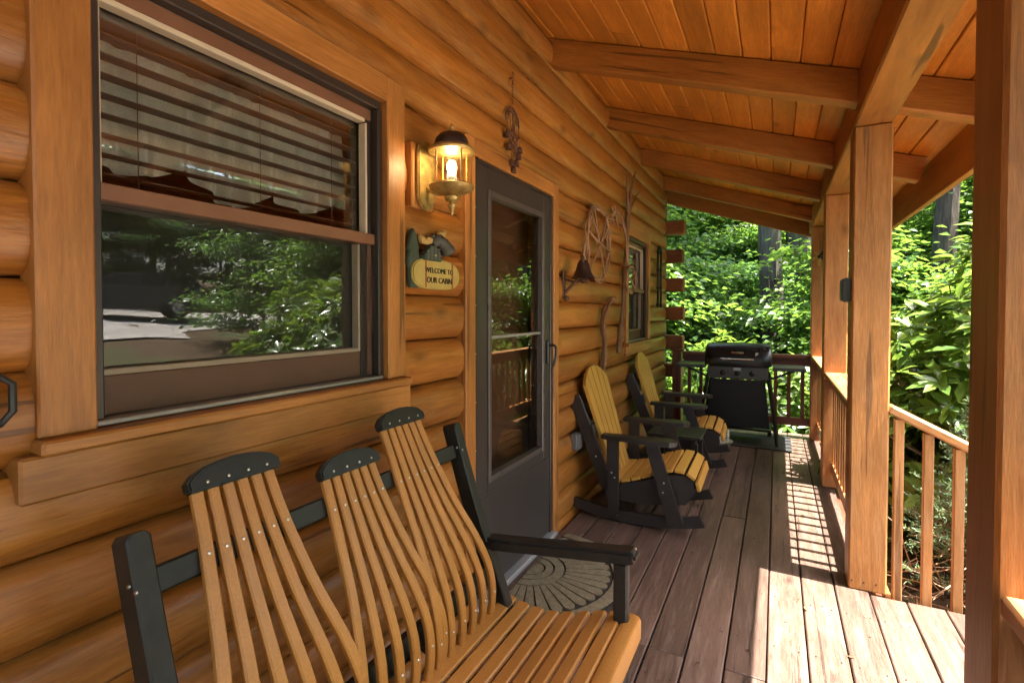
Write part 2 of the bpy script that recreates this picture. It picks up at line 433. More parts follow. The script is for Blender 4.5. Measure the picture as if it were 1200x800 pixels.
# ================================================================== terrain
def sm(a, b, x): 
    t = min(1, max(0, (x - a) / (b - a))); return t * t * (3 - 2 * t)
def hgt(x, y):
    h = -.62
    h += 1.35 * sm(3.5, 14, x) + 1.3 * sm(12, 30, x) + 3.0 * sm(28, 60, x)
    h += -.35 * sm(6, 9, y) * (1 - sm(2.5, 8, x)) + 3.2 * sm(11, 34, y) * (1 - .7 * sm(6, 20, x)) + 3 * sm(34, 80, y)
    h += .05 * math.sin(x * 1.3 + y * .7) + .04 * math.sin(x * .6 - y * 1.7)
    return h
ax_ = [-300, -160, -90, -60, -40] + [x * 1.0 for x in range(-28, 45)] + [50, 60, 90, 160, 300]
ay_ = [-300, -160, -90, -60, -40] + [x * 1.0 for x in range(-24, 45)] + [50, 60, 90, 160, 300]
GV = [(x, y, hgt(x, y)) for y in ay_ for x in ax_]; nx = len(ax_)
GF = [(j * nx + i, j * nx + i + 1, (j + 1) * nx + i + 1, (j + 1) * nx + i) for j in range(len(ay_) - 1) for i in range(nx - 1)]
ob('ground', mesh('ground', GV, GF, 60), 'forest_floor', label='brown forest floor with patches of grass sloping up from the porch', kind='structure')
# gravel drive, seen in the window's reflection
DV = []; DF = []
for j, y in enumerate(np.arange(-20, 32.1, 1.0)):
    xc = 14.5 + .10 * (y - 4) + 1.2 * math.sin(y * .15); hw = 2.6 + 1.6 * math.exp(-((y - 10) / 4) ** 2)
    for i in range(9):
        x = xc + hw * (i / 4 - 1) + (2.4 if hw > 4 else 0) * sm(4, 10, y); DV.append((x, y, hgt(x, y) + .035))
for j in range(len(DV) // 9 - 1):
    for i in range(8): DF.append((j * 9 + i, j * 9 + i + 1, (j + 1) * 9 + i + 1, (j + 1) * 9 + i))
ob('gravel_driveway', mesh('gravel_driveway', DV, DF, 60), 'gravel', label='pale gravel driveway in the sun mirrored in the near window', kind='structure')

PV = []; PF = []  # unseen gravel area, added to throw sunlight up onto the porch ceiling
for j in range(26):
    x = 2.5 + j * .42
    for i in range(19):
        y = -9.5 + i * .66 + .16 * math.sin(j * 1.1 + i * 2.3) * (i in (0, 18)); PV.append((x, y, hgt(x, y) + .035))
for j in range(25):
    for i in range(18): PF.append((j * 19 + i, (j + 1) * 19 + i, (j + 1) * 19 + i + 1, j * 19 + i + 1))
ob('added_bounce_gravel', mesh('added_bounce_gravel', PV, PF, 60), 'gravel', label='pale gravel patch added out of view to bounce sunlight into the porch', kind='structure')

# ================================================================== cabin
CAB = thing('log_cabin', 'honey stained log cabin wall with windows, storm door and wooden porch roof', 'building')
LH = .177; SEAM0 = 1.258 - 8 * LH       # lowest seam
XS, XC = -.026, .022                     # seam depth, crest
def logprof(h):
    pts = [(-.15, -h / 2), (-.15, h / 2)]
    for k in range(11):
        u = math.cos(PI * k / 10)
        pts.append((XS + (XC - XS) * (1 - abs(u) ** 2.8) ** .6, u * h / 2))
    return pts
_lc = {}
def logmesh(L, h, lo=-9, hi=9):
    k = (round(L, 3), round(h, 3), round(lo, 3), round(hi, 3))
    if k not in _lc:
        pr = logprof(h)
        for lim, sg in ((lo, 1), (hi, -1)):          # a log sawn off along its length at an opening
            o = []
            for a, b in zip(pr, pr[1:] + pr[:1]):
                ia, ib = (a[1] - lim) * sg >= 0, (b[1] - lim) * sg >= 0
                if ia: o.append(a)
                if ia != ib:
                    t = (lim - a[1]) / (b[1] - a[1]); o.append((a[0] + (b[0] - a[0]) * t, lim))
            pr = o
        n_ = len(pr)
        V = [(-L / 2, -x, z) for x, z in pr] + [(L / 2, -x, z) for x, z in pr]
        F = [tuple(range(n_)), tuple(range(n_, 2 * n_))[::-1]] + [(i, n_ + i, n_ + (i + 1) % n_, (i + 1) % n_) for i in range(n_)]
        _lc[k] = fixn(mesh('log', V, F, 38))
    return _lc[k]
WALL = ob('front_wall', boxmesh(9.6, .05, 3.5, 0), 'room_wall', CAB, Matrix.Translation((-.30, -30, 0)) ) # placeholder mesh replaced below
bpy.data.objects.remove(WALL)
# openings in the wall: (y0, y1, z0, z1)
W1 = (.53, 1.375, 1.15, 2.078); W2 = (4.64, 5.44, 1.10, 2.06); DR = (1.965, 2.875, .03, 2.06)
OPEN = [(W1[0] - .075, W1[1] + .075, W1[2] - .03, W1[3] + .04), (W2[0] - .075, W2[1] + .075, W2[2] - .03, W2[3] + .04), (DR[0] - .06, DR[1] + .05, -.3, DR[3] + .07)]
Y0, Y1 = -1.6, 6.50
# backing behind the logs keeps the wall light-tight (pieces round the openings)
bk = []
ys = sorted({Y0, Y1} | {o[i] for o in OPEN for i in (0, 1)})
for a, b in zip(ys[:-1], ys[1:]):
    m = (a + b) / 2; zz = [(-.4, 3.2)]
    for o in OPEN:
        if o[0] < m < o[1]: zz = [(-.4, o[2]), (o[3], 3.2)]
    for z0, z1 in zz:
        if z1 > z0:
            v = [(x, y, z) for x in (-.20, -.155) for y in (a, b) for z in (z0, z1)]
            bk.append((v, [(0, 1, 3, 2), (4, 6, 7, 5), (0, 4, 5, 1), (2, 3, 7, 6), (0, 2, 6, 4), (1, 5, 7, 3)]))
v, f = merge(bk); WALL = ob('front_wall', mesh('front_wall', v, f), 'room_wall', CAB)
rl = random.Random(3)
k = 0; z = SEAM0
while z < 2.99:
    zt = min(z + LH, 3.02); zc = (z + zt) / 2; h = zt - z - .002
    segs = [(Y0, Y1)]
    for o in OPEN:
        ov = min(zt, o[3]) - max(z, o[2])
        if ov > .02:
            ns = []
            for a, b in segs:
                if o[1] <= a or o[0] >= b: ns.append((a, b)); continue
                if o[0] > a: ns.append((a, o[0]))
                if o[1] < b: ns.append((o[1], b))
            segs = ns
            for c0, c1 in ((z, o[2]), (o[3], zt)):
                if c1 - c0 > .015 and c0 >= z - 1e-6 and c1 <= zt + 1e-6:
                    mx = Matrix.Translation((0, (o[0] + o[1]) / 2, zc)) @ Matrix.Rotation(PI / 2, 4, 'Z')
                    ob('log', logmesh(o[1] - o[0] - .002, h, c0 - zc, c1 - zc), 'log_stain', WALL, mx)
    for a, b in segs:
        cuts = [a, b]
        if b - a > 2.2:
            c = rl.uniform(3.1, 5.6); cuts = [a, c, b] if a + .4 < c < b - .4 else [a, b]
        for p, q in zip(cuts[:-1], cuts[1:]):
            mx = Matrix.Translation((rl.uniform(-.003, .003), (p + q) / 2, zc)) @ Matrix.Rotation(PI / 2, 4, 'Z') @ Matrix.Rotation(rl.uniform(-.03, .03), 4, 'X')
            ob('log', logmesh(q - p - .002, h), 'log_stain', WALL, mx)
    z += LH; k += 1
# crossing logs of the far gable wall, their ends stand out past the corner
GW = blk('gable_wall', (-6, 6.56, -.6), (-.02, 6.72, 3.1), 'room_wall', CAB, 0)
for k in range(8):
    zb = SEAM0 + (2 * k) * LH + .005
    L = .215 + rl.uniform(-.012, .012)
    beam('log_end', (-.7, 6.62, zb + LH / 2), (L, 6.62 + rl.uniform(-.004, .004), zb + LH / 2), .155, LH - .012, 'end_grain', GW, (0, 0, 1), .012)
NW = blk('near_gable_wall', (-6, -1.85, -.6), (-.02, -1.68, 3.1), 'room_wall', CAB, 0)
# dark room behind the openings
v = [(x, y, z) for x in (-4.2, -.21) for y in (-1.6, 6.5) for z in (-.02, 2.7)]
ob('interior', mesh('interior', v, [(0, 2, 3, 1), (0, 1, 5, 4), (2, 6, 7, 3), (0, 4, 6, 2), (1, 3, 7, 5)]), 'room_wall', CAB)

# ---- windows
def window(W, near):
    y0, y1, z0, z1 = W; t = .10 if near else .085
    fx = .036                                   # trim face
    win = blk('window', (-.065, y0, z1 - .014), (.012, y1, z1 + .014), 'frame_dark', CAB, .003)      # head of the metal frame carries the rest
    blk('frame', (-.065, y0 - .006, z0), (.012, y0 + .016, z1 - .0145), 'frame_dark', win, .003)
    blk('frame', (-.065, y1 - .016, z0), (.012, y1 + .006, z1 - .0145), 'frame_dark', win, .003)
    blk('frame', (-.065, y0 - .004, z0 - .012), (.016, y1 + .004, z0 - .0005), 'alu_grey', win, .003)
    # casing boards
    blk('trim', (-.03, y0 - t, z0 - .0135), (fx, y0 - .0065, z1 + .10), 'trim_stain', win, .004)
    blk('trim', (-.03, y1 + .0065, z0 - .0135), (fx, y1 + t, z1 + .10), 'trim_stain', win, .004)
    blk('trim', (-.03, y0 - .006, z1 + .0145), (fx + .002, y1 + .006, z1 + .10), 'trim_stain', win, .004)
    blk('sill', (-.03, y0 - t - .005, z0 - .042), (fx + .028, y1 + t + .005, z0 - .0145), 'trim_stain', win, .005)
    blk('apron', (-.03, y0 - t - .03, z0 - .128), (fx + .006, y1 + t + .02, z0 - .0425), 'trim_stain', win, .005)
    zm = z0 + (z1 - z0) * .505
    # upper sash
    for nm, lo, hi, mt in (
        ('sash', (-.060, y0 + .0165, zm - .018), (-.004, y1 - .0165, zm + .018), 'sash_brown'),
        ('sash', (-.050, y0 + .0165, z1 - .052), (-.018, y1 - .0165, z1 - .0145), 'sash_brown'),
        ('bead', (-.046, y0 + .030, z1 - .066), (-.014, y1 - .05, z1 - .0525), 'bead_cream'),
        ('bead', (-.046, y0 + .0165, zm + .0185), (-.014, y0 + .029, z1 - .053), 'bead_cream'),
        ('bead', (-.046, y1 - .049, zm + .0185), (-.014, y1 - .040, z1 - .067), 'bead_cream'),
        ('sash', (-.050, y1 - .0395, zm + .0185), (-.020, y1 - .0165, z1 - .053), 'frame_dark'),
        # lower sash
        ('sash', (-.064, y0 + .0165, z0 + .0005), (-.032, y1 - .06, z0 + .085), 'sash_brown'),
        ('bead', (-.060, y0 + .0165, z0 + .0855), (-.030, y1 - .071, z0 + .099), 'bead_cream'),
        ('bead', (-.060, y1 - .0705, z0 + .0865), (-.030, y1 - .0605, zm - .0185), 'bead_cream'),
        ('sash', (-.064, y1 - .060, z0 + .0005), (-.028, y1 - .036, zm - .0185), 'frame_dark'),
        ('sash', (-.050, y1 - .0355, z0 + .0005), (-.020, y1 - .0165, zm - .0185), 'sash_brown')):
        blk(nm, lo, hi, mt, win, .002)
    blk('pane', (-.054, y0 + .0166, zm + .0186), (-.050, y1 - .0396, z1 - .0526), 'window_glass', win, 0)
    blk('pane', (-.068, y0 + .0166, z0 + .0855), (-.065, y1 - .0604, zm - .0186), 'window_glass', win, 0)
    blk('insect_screen', (-.0100, y0 + .0165, z0 + .001), (-.0095, y1 - .0166, zm - .0186), 'insect_screen', win, 0)
    return win
window(W1, True); window(W2, False)

# ---- storm door
dy0, dy1, dz0, dz1 = DR
door = blk('door', (-.030, dy0 + .03, dz0 + .01), (.018, dy1 - .03, .50), 'door_brown', CAB, .004)
def dpart(nm, lo, hi, mt, bev=.003): return blk(nm, lo, hi, mt, door, bev)
gy0, gy1, gz0, gz1 = 2.125, 2.725, .585, 1.915
dpart('stile', (-.030, dy0 + .03, .5005), (.018, gy0 - .03, dz1 - .012), 'door_brown')
dpart('stile', (-.030, gy1 + .03, .5005), (.018, dy1 - .03, dz1 - .012), 'door_brown')
dpart('rail', (-.030, gy0 - .0295, gz1 + .03), (.018, gy1 + .0295, dz1 - .012), 'door_brown')
dpart('rail', (-.030, gy0 - .0295, .5005), (.0175, gy1 + .0295, gz0 - .03), 'door_brown')
dpart('glazing_bead', (-.020, gy0 - .0295, gz0 - .0295), (.026, gy0 - .001, gz1 + .0295), 'door_bead')
dpart('glazing_bead', (-.020, gy1 + .001, gz0 - .0295), (.026, gy1 + .0295, gz1 + .0295), 'door_bead')
dpart('glazing_bead', (-.020, gy0, gz0 - .0295), (.025, gy1, gz0 - .001), 'door_bead')
dpart('glazing_bead', (-.020, gy0, gz1 + .001), (.025, gy1, gz1 + .0295), 'door_bead')
dpart('meeting_bar', (-.016, gy0, 1.240), (.012, gy1, 1.256), 'alu_grey')
dpart('pane', (-.008, gy0, 1.2565), (-.005, gy1, gz1 + .0005), 'door_glass', 0)
dpart('pane', (-.014, gy0, gz0 - .0005), (-.011, gy1, 1.2395), 'door_glass', 0)
for a, b in ((dy0 + .002, dy0 + .029), (dy1 - .029, dy1 - .002)):
    dpart('jamb', (-.030, a, dz0), (.024, b, dz1 - .0005), 'frame_dark')
dpart('jamb', (-.030, dy0 + .030, dz1 - .0115), (.024, dy1 - .030, dz1 + .006), 'frame_dark')
screws('hinge_screw', [(.0245, dy0 + .012, zz) for zz in np.arange(.3, 2.0, .22)], (1, 0, 0), door, .003)
blk('threshold', (-.10, dy0 - .02, 0.002), (.055, dy1 + .02, .032), 'alu_grey', door, .006)
lev = blk('door_handle', (.0185, dy1 - .085, 1.06), (.032, dy1 - .048, 1.20), 'plastic_black', door, .006)
tube('lever', spline([(.033, dy1 - .066, 1.17), (.062, dy1 - .066, 1.172), (.075, dy1 - .07, 1.15), (.076, dy1 - .08, 1.10), (.066, dy1 - .085, 1.05)], 5), .008, 'plastic_black', lev)
blk('inner_door', (-.19, dy0 - .02, .02), (-.15, dy1 + .02, dz1 + .03), 'sash_brown', door, 0)
blk('door_trim', (-.03, dy0 - .082, .0), (.034, dy0, dz1 + .083), 'trim_stain', door, .004)
blk('door_trim', (-.03, dy1, .0), (.034, dy1 + .075, dz1 + .083), 'trim_stain', door, .004)
blk('door_trim', (-.03, dy0 + .0005, dz1 + .0065), (.0345, dy1 - .0005, dz1 + .083), 'trim_stain', door, .004)

# ---- porch roof
PIT = 1 / 3.0; PX = 1.638
def cz(x): return 3.02 - PIT * x           # underside of the boards
YR0, YR1 = -2.4, 7.02
v = [(x, y, cz(x) + dz) for dz in (.030, .10) for x in (-.6, 2.13) for y in (YR0, YR1)]
ROOF = ob('roof', mesh('roof', v, [(0, 1, 3, 2), (4, 6, 7, 5), (0, 4, 5, 1), (2, 3, 7, 6), (0, 2, 6, 4), (1, 5, 7, 3)]), 'frame_dark', CAB)
sl_ = math.hypot(1, PIT); bw = .136
upn = Vector((PIT, 0, 1)).normalized()
s = -.10
while s < 2.10 * sl_ - .01:
    x = (s + bw / 2) / sl_
    c = rl.uniform(1.0, 5.0)
    for a, b in ((YR0, c), (c, YR1)):
        beam('ceiling_board', (x, a + .001, cz(x) + .0135), (x, b - .001, cz(x) + .0135), bw - .004, .020, 'ceiling_stain', ROOF, upn, .0055)
    s += bw
RY = [-1.74, -.575, .59, 1.755, 2.92, 4.085, 5.25, 6.415, 6.96]
XT = 2.065
for y in RY:
    x0 = -.12 if y < 6.6 else -.12
    rh = .150 if y < 6.6 else .235
    rw_ = .09 if y < 6.6 else .055
    o0 = Vector((x0, y, cz(x0))) - upn * (rh / 2 + .0005); o1 = Vector((XT, y, cz(XT))) - upn * (rh / 2 + .0005)
    beam('rafter', o0, o1, rw_, rh, 'rafter_stain', ROOF, upn, .006)
blk('eave_beam', (PX - .079, YR0, 2.272), (PX + .079, 6.93, 2.489), 'rafter_stain', ROOF, .008)
FXs = XT + .03
beam('fascia', (XT + .022, YR0, 2.185), (XT + .022, YR1, 2.185), .038, .245, 'rafter_stain', ROOF, (0, 0, 1), .004)
PXY = [(1.126, .150), (3.0, .155), (4.66, .155), (6.30, .155), (-1.6, .15)]
for y, d in PXY:
    p = beam('porch_post', (PX, y + d / 2, .001), (PX, y + d / 2, 2.2715), d, .157, 'post_stain', CAB, (1, 0, 0), .007)
    if y == 3.0:
        screws('post_screw', [(PX - .064 + .05 * i, y - .0005, .045) for i in range(3)], (0, -1, 0), p, .004, 'iron_black')

# ================================================================== deck
v = [(x, y, z) for z in (-.35, -.05) for x in (-.02, 1.72) for y in (-2.6, 6.56)]
DECK = ob('porch_deck', mesh('porch_deck', v, [(0, 2, 3, 1), (4, 5, 7, 6), (0, 1, 5, 4), (2, 6, 7, 3), (0, 4, 6, 2), (1, 3, 7, 5)]), 'dark_rail_stain', label='weathered brown plank porch floor half in sun', kind='structure')
DW = .1455; x = .045; i = 0
rd = random.Random(5)
while x < 2.02:
    inner = x + DW < 1.74
    ya, yb = (-2.6, 6.58) if inner else (1.22, 2.985)
    xr = x + DW
    if not inner and x < 1.72: pass
    cuts = [ya, yb]
    if inner:
        cuts = sorted([ya, yb] + ([3.02 if i in (8,) else rd.choice([.9, 2.1, 4.2, 5.1, 3.7])] ) + [rd.choice([-.8, -1.4])])
    for a, b in zip(cuts[:-1], cuts[1:]):
        zt = rd.uniform(-.0018, .0018)
        beam('deck_board', (x + DW / 2, a + .0015, -.016 + zt), (x + DW / 2, b - .0015, -.016 + zt), DW - .0065, .032, 'deck_stain', DECK, (0, rd.uniform(-.003, .003), 1), .004)
    x += DW; i += 1
blk('rim_joist', (1.7205, -2.6, -.30), (1.75, 1.2, -.034), 'rail_stain', DECK, .004)
blk('rim_joist', (1.7205, 2.95, -.30), (1.75, 6.55, -.034), 'rail_stain', DECK, .004)
blk('rim_joist', (1.72, 2.955, -.30), (2.05, 2.985, -.034), 'rail_stain', DECK, .004)
blk('rim_joist', (1.72, 1.225, -.30), (2.05, 1.255, -.034), 'rail_stain', DECK, .004)

dq = random.Random(31); dv = []
for i in range(46):
    x, y, s_ = dq.uniform(.2, 1.9), dq.uniform(1.3, 5.6), dq.uniform(.006, .018); a = dq.uniform(0, 6.28)
    if x > 1.5 and not 1.4 < y < 2.8: continue
    P = [(x + s_ * math.cos(a + b) * c, y + s_ * math.sin(a + b) * c, .0035 + dq.uniform(0, .006)) for b, c in ((0, 1), (1.6, .5), (3.1, 1), (4.7, .5))]
    dv.append((P, [(0, 1, 2), (0, 2, 3)]))
sv = []
for i in range(12):
    for j in range(19):
        for k in (-.045, .045):
            x = .045 + DW * (i + .5) + k + dq.uniform(-.004, .004); y = -.9 + j * .405 + dq.uniform(-.006, .006)
            if x < 1.78: sv.append(([(x + .0034 * math.cos(a), y + .0034 * math.sin(a), .0024) for a in np.linspace(0, 2 * PI, 6, endpoint=False)], [tuple(range(6))]))
v, f = merge(sv); o_ = ob('deck_screw', mesh('deck_screw', v, f), 'iron_black', DECK); o_['kind'] = 'stuff'
v, f = merge(dv); ob('leaf_crumbs', mesh('leaf_crumbs', v, f), 'leaf_litter', label='scattered dry leaf crumbs on the porch floor', kind='stuff')

# ================================================================== railings
def railing(name, label, p, q, mat, cat='railing', z0=.12, n=None, cap=.15, balw=.036, group='porch railings'):
    """A run between posts: flat cap, top and bottom rail, balusters."""
    t = thing(name, label, cat, (p[0], p[1], 0), 0, group); o = Vector((p[0], p[1], 0))
    P = Vector((p[0], p[1], 0)) - o; Q = Vector((q[0], q[1], 0)) - o
    d = (Q - P); L = d.length; d.normalize(); up = Vector((0, 0, 1))
    beam('handrail', P + up * .882, Q + up * .882, cap, .036, mat, t, (0, 0, 1), .006)
    beam('top_rail', P + up * .818, Q + up * .818, .038, .088, mat, t)
    beam('bottom_rail', P + up * (z0 + .044), Q + up * (z0 + .044), .038, .088, mat, t)
    n = n or int(L / .135)
    side = d.cross(up)
    for i in range(n):
        c = P + d * L * (i + .5) / n + side * 0
        beam('baluster', c + up * (z0 + .0885), c + up * .7735, balw, balw, mat, t, d, .004)
    return t
RX = PX + .003
railing('porch_railing', 'baluster railing between the two nearer porch posts beside the sunlit deck', (RX, 3.156), (RX, 4.659), 'rail_stain')
railing('porch_railing', 'baluster railing from the middle post to the far corner post', (RX, 4.816), (RX, 6.299), 'rail_stain')
railing('porch_railing', 'dark red railing across the far end behind the grill', (.245, 6.43), (1.558, 6.43), 'dark_rail_stain', n=10)
railing('porch_railing', 'porch railing section nearest the camera, running from the big near post', (RX, -1.449), (RX, 1.125), 'rail_stain')
eg = thing('newel_post', 'short dark red post carrying the end railing beside the log corner', 'post', (.17, 6.43, 0))
beam('post_body', (0, 0, .001), (0, 0, .90), .14, .10, 'dark_rail_stain', eg, (1, 0, 0), .006)
beam('post_cap', (-.075, 0, .911), (.075, 0, .911), .14, .02, 'dark_rail_stain', eg, (0, 0, 1), .004)
# stair rail going down in +x
st = thing('stair_railing', 'sloping orange stair handrail with square balusters beside the steps', 'railing', (PX + .08, 3.02, 0), 0, 'porch railings')
SLP = math.tan(R(27.5))
beam('handrail', (-.001, .02, .905), (1.75, .02, .905 - 1.751 * SLP), .095, .042, 'rail_stain', st, (0, 0, 1), .008)
for i in range(14):
    x = .040 + i * .113
    zt = .905 - SLP * x - .026
    zb = -.16 if x < .36 else -.16 - SLP * (x - .36)
    beam('baluster', (x, .005, zb), (x, .005, zt), .036, .038, 'rail_stain', st, (1, 0, 0), .003)
for y in (.045,):
    prism('stringer', [(.37, -.02), (1.72, -.02 - 1.35 * SLP), (1.72, -.26 - 1.35 * SLP), (.37, -.27)], -.030, -.014, 'rail_stain', st, 'xz')
ls = thing('porch_steps', 'wooden steps going down from the porch landing', 'steps', (2.06, 2.1, 0))
for i in range(4):
    zz = -.17 * (i + 1) - .0; xx = .02 + .29 * i
    if zz < -.62: break
    for k in range(2): beam('tread', (xx + .07 + .14 * k, -.86, zz), (xx + .07 + .14 * k, .84, zz), .135, .034, 'deck_stain', ls, (0, 0, 1), .004)
    beam('riser', (xx + .01, -.86, zz + .09), (xx + .01, .84, zz + .09), .02, .135, 'rail_stain', ls, (0, 0, 1), .003)

# ================================================================== slatted settee rocker in front
SET = thing('rocking_settee', 'two-seat rocking settee with three fan backs of tan slats and black frame', 'rocking settee', (0, 0, 0))
BP = [(.36, .405), (.43, .420), (.50, .421), (.57, .408), (.66, .370), (.77, .312), (.88, .258), (.96, .222), (1.03, .192), (1.06, .178)]
def backx(z):
    for (z0, x0), (z1, x1) in zip(BP[:-1], BP[1:]):
        if z <= z1: return x0 + (x1 - x0) * (z - z0) / (z1 - z0)
    return BP[-1][1]
def fan(yc, ztop, n, sb, stp, tilt=0):
    for i in range(n):
        u = i / (n - 1) * 2 - 1
        path = []
        for k in range(15):
            z_ = .37 + (ztop - .37) * k / 14; t = (z_ - .37) / (ztop - .37)
            sp = sb + (stp - sb) * (sm(.12, 1.0, t) * .75 + .25 * t)
            sp += .02 * math.sin(PI * min(1, t * 1.8)) if t < .55 else 0
            path.append((z_, yc + tilt * t + u * sp / 2))
        P = spline([(0, y_, z_) for z_, y_ in path[::2]], 3)
        P = [Vector((sx(p.z), p.y, p.z)) for p in P]
        s = ob('back_slat', strip(P, (0, 1, 0), [.029 - .005 * j / len(P) for j in range(len(P))], .017), 'poly_tan', SET)
        ss = []
        for zz in (.47, .885):
            q = min(P, key=lambda p: abs(p.z - zz)); ss.append(q + Vector((.0086, 0, .003)))
        screws('screw', ss, (1, 0, .4), s, .0034)
    # cap
    wy = stp + .048; x_ = backx(ztop) + .0
    poly = [(-wy / 2, -.010), (wy / 2, -.010), (wy / 2, .012)] + [(wy / 2 * math.cos(a) * .96, .012 + .031 * math.sin(a)) for a in np.linspace(.15, PI - .15, 9)] + [(-wy / 2, .012)]
    me = prismmesh(poly, -.014, .014, 'yz', .004)
    mx = Matrix.Translation((x_ + .012, yc + tilt, ztop - .005)) @ Matrix.Rotation(R(-24), 4, 'Y')
    cap = ob('head_cap', me, 'poly_black', SET, mx)
    screws('screw', [mx @ Vector((.0145, u * stp * .42, .004)) for u in (-1, -.33, .33, 1)], (1, 0, .45), cap, .0032)
_bs = spline([(x_, 0, z_) for z_, x_ in BP], 6)
def sx(z):
    q = min(range(len(_bs)), key=lambda i: abs(_bs[i].z - z))
    a = _bs[max(0, q - 1)]; b = _bs[min(len(_bs) - 1, q + 1)]
    return a.x + (b.x - a.x) * (z - a.z) / (b.z - a.z) if b.z != a.z else a.x
fan(.695, 1.025, 6, .305, .160, .0)
fan(1.000, .965, 6, .300, .160, .0)
fan(1.285, 1.035, 6, .285, .160, -.04)
for yy in (.492, 1.505):
    P = spline([(.213, yy, .965), (.245, yy, .86), (.305, yy, .68), (.375, yy, .50), (.425, yy, .36), (.44, yy, .22)], 4)
    v, f = [], []
    P = [P[0] + (P[0] - P[1]).normalized() * .010] + P
    me = strip(P, (0, 1, 0), [.026] + [.041] * (len(P) - 1), .056)
    pp = ob('back_post', me, 'poly_black', SET)
    screws('screw', [(.25, yy - .0235, .90), (.272, yy - .0235, .895)], (0, -1, 0), pp, .004)
beam('back_bar', (.235, .4985, .885), (.235, 1.4815, .885), .022, .048, 'poly_black', SET, (-.35, 0, 1), .004)
beam('back_bar', (.382, .4985, .50), (.382, 1.4815, .50), .026, .06, 'poly_black', SET, (-.35, 0, 1), .004)
SP = [(.425, .385), (.475, .374), (.528, .370), (.582, .373), (.636, .384), (.690, .400), (.744, .417), (.797, .428)]
for i, (x_, z_) in enumerate(SP):
    a = SP[max(0, i - 1)]; b = SP[min(len(SP) - 1, i + 1)]
    tl = Vector((b[0] - a[0], 0, b[1] - a[1])).normalized(); up = Vector((-tl.z, 0, tl.x))
    s = beam('seat_slat', (x_, .425, z_), (x_, 1.555, z_), .0425, .020, 'poly_tan', SET, up, .004)
s = prism('seat_slat', [(.822, .438), (.838, .444), (.866, .440), (.872, .428), (.872, .372), (.852, .372), (.850, .418), (.822, .420)], .425, 1.555, 'poly_tan', SET, 'xz', .002)
for yy in (.505, 1.475):
    prism('seat_rail', [(.40, .36), (.53, .357), (.64, .37), (.845, .412), (.845, .33), (.40, .28)], yy - .018, yy + .018, 'poly_black', SET, 'xz', .003)
for yy in (.468, 1.512):
    arm = [(.335, .600), (.40, .607), (.60, .632), (.80, .656), (.855, .663), (.87, .655), (.87, .632), (.85, .622), (.60, .592), (.335, .560)]
    prism('armrest', arm, yy - .031, yy + .031, 'poly_black', SET, 'xz', .009)
    beam('arm_post', (.822, yy, .16), (.822, yy, .618), .044, .034, 'poly_black', SET, (0, 1, 0), .006)
    beam('back_leg', (.43, yy, .08), (.42, yy, .34), .05, .034, 'poly_black', SET, (0, 1, 0), .006)
    rk = [(x_, .012 + .42 * (x_ - .60) ** 2) for x_ in np.linspace(.06, 1.03, 13)]
    prism('rocker', rk + [(x_, z_ + .075) for x_, z_ in rk[::-1]], yy - .019, yy + .019, 'poly_black', SET, 'xz', .004)
    screws('screw', [(.86, yy - .0365 if yy < 1 else yy + .01, .662)], (0, 0, 1), SET, .005)
beam('front_stretcher', (.83, .487, .30), (.83, 1.493, .30), .03, .08, 'poly_black', SET, (0, 0, 1), .004)
SET.rotation_euler = (0, 0, 0)

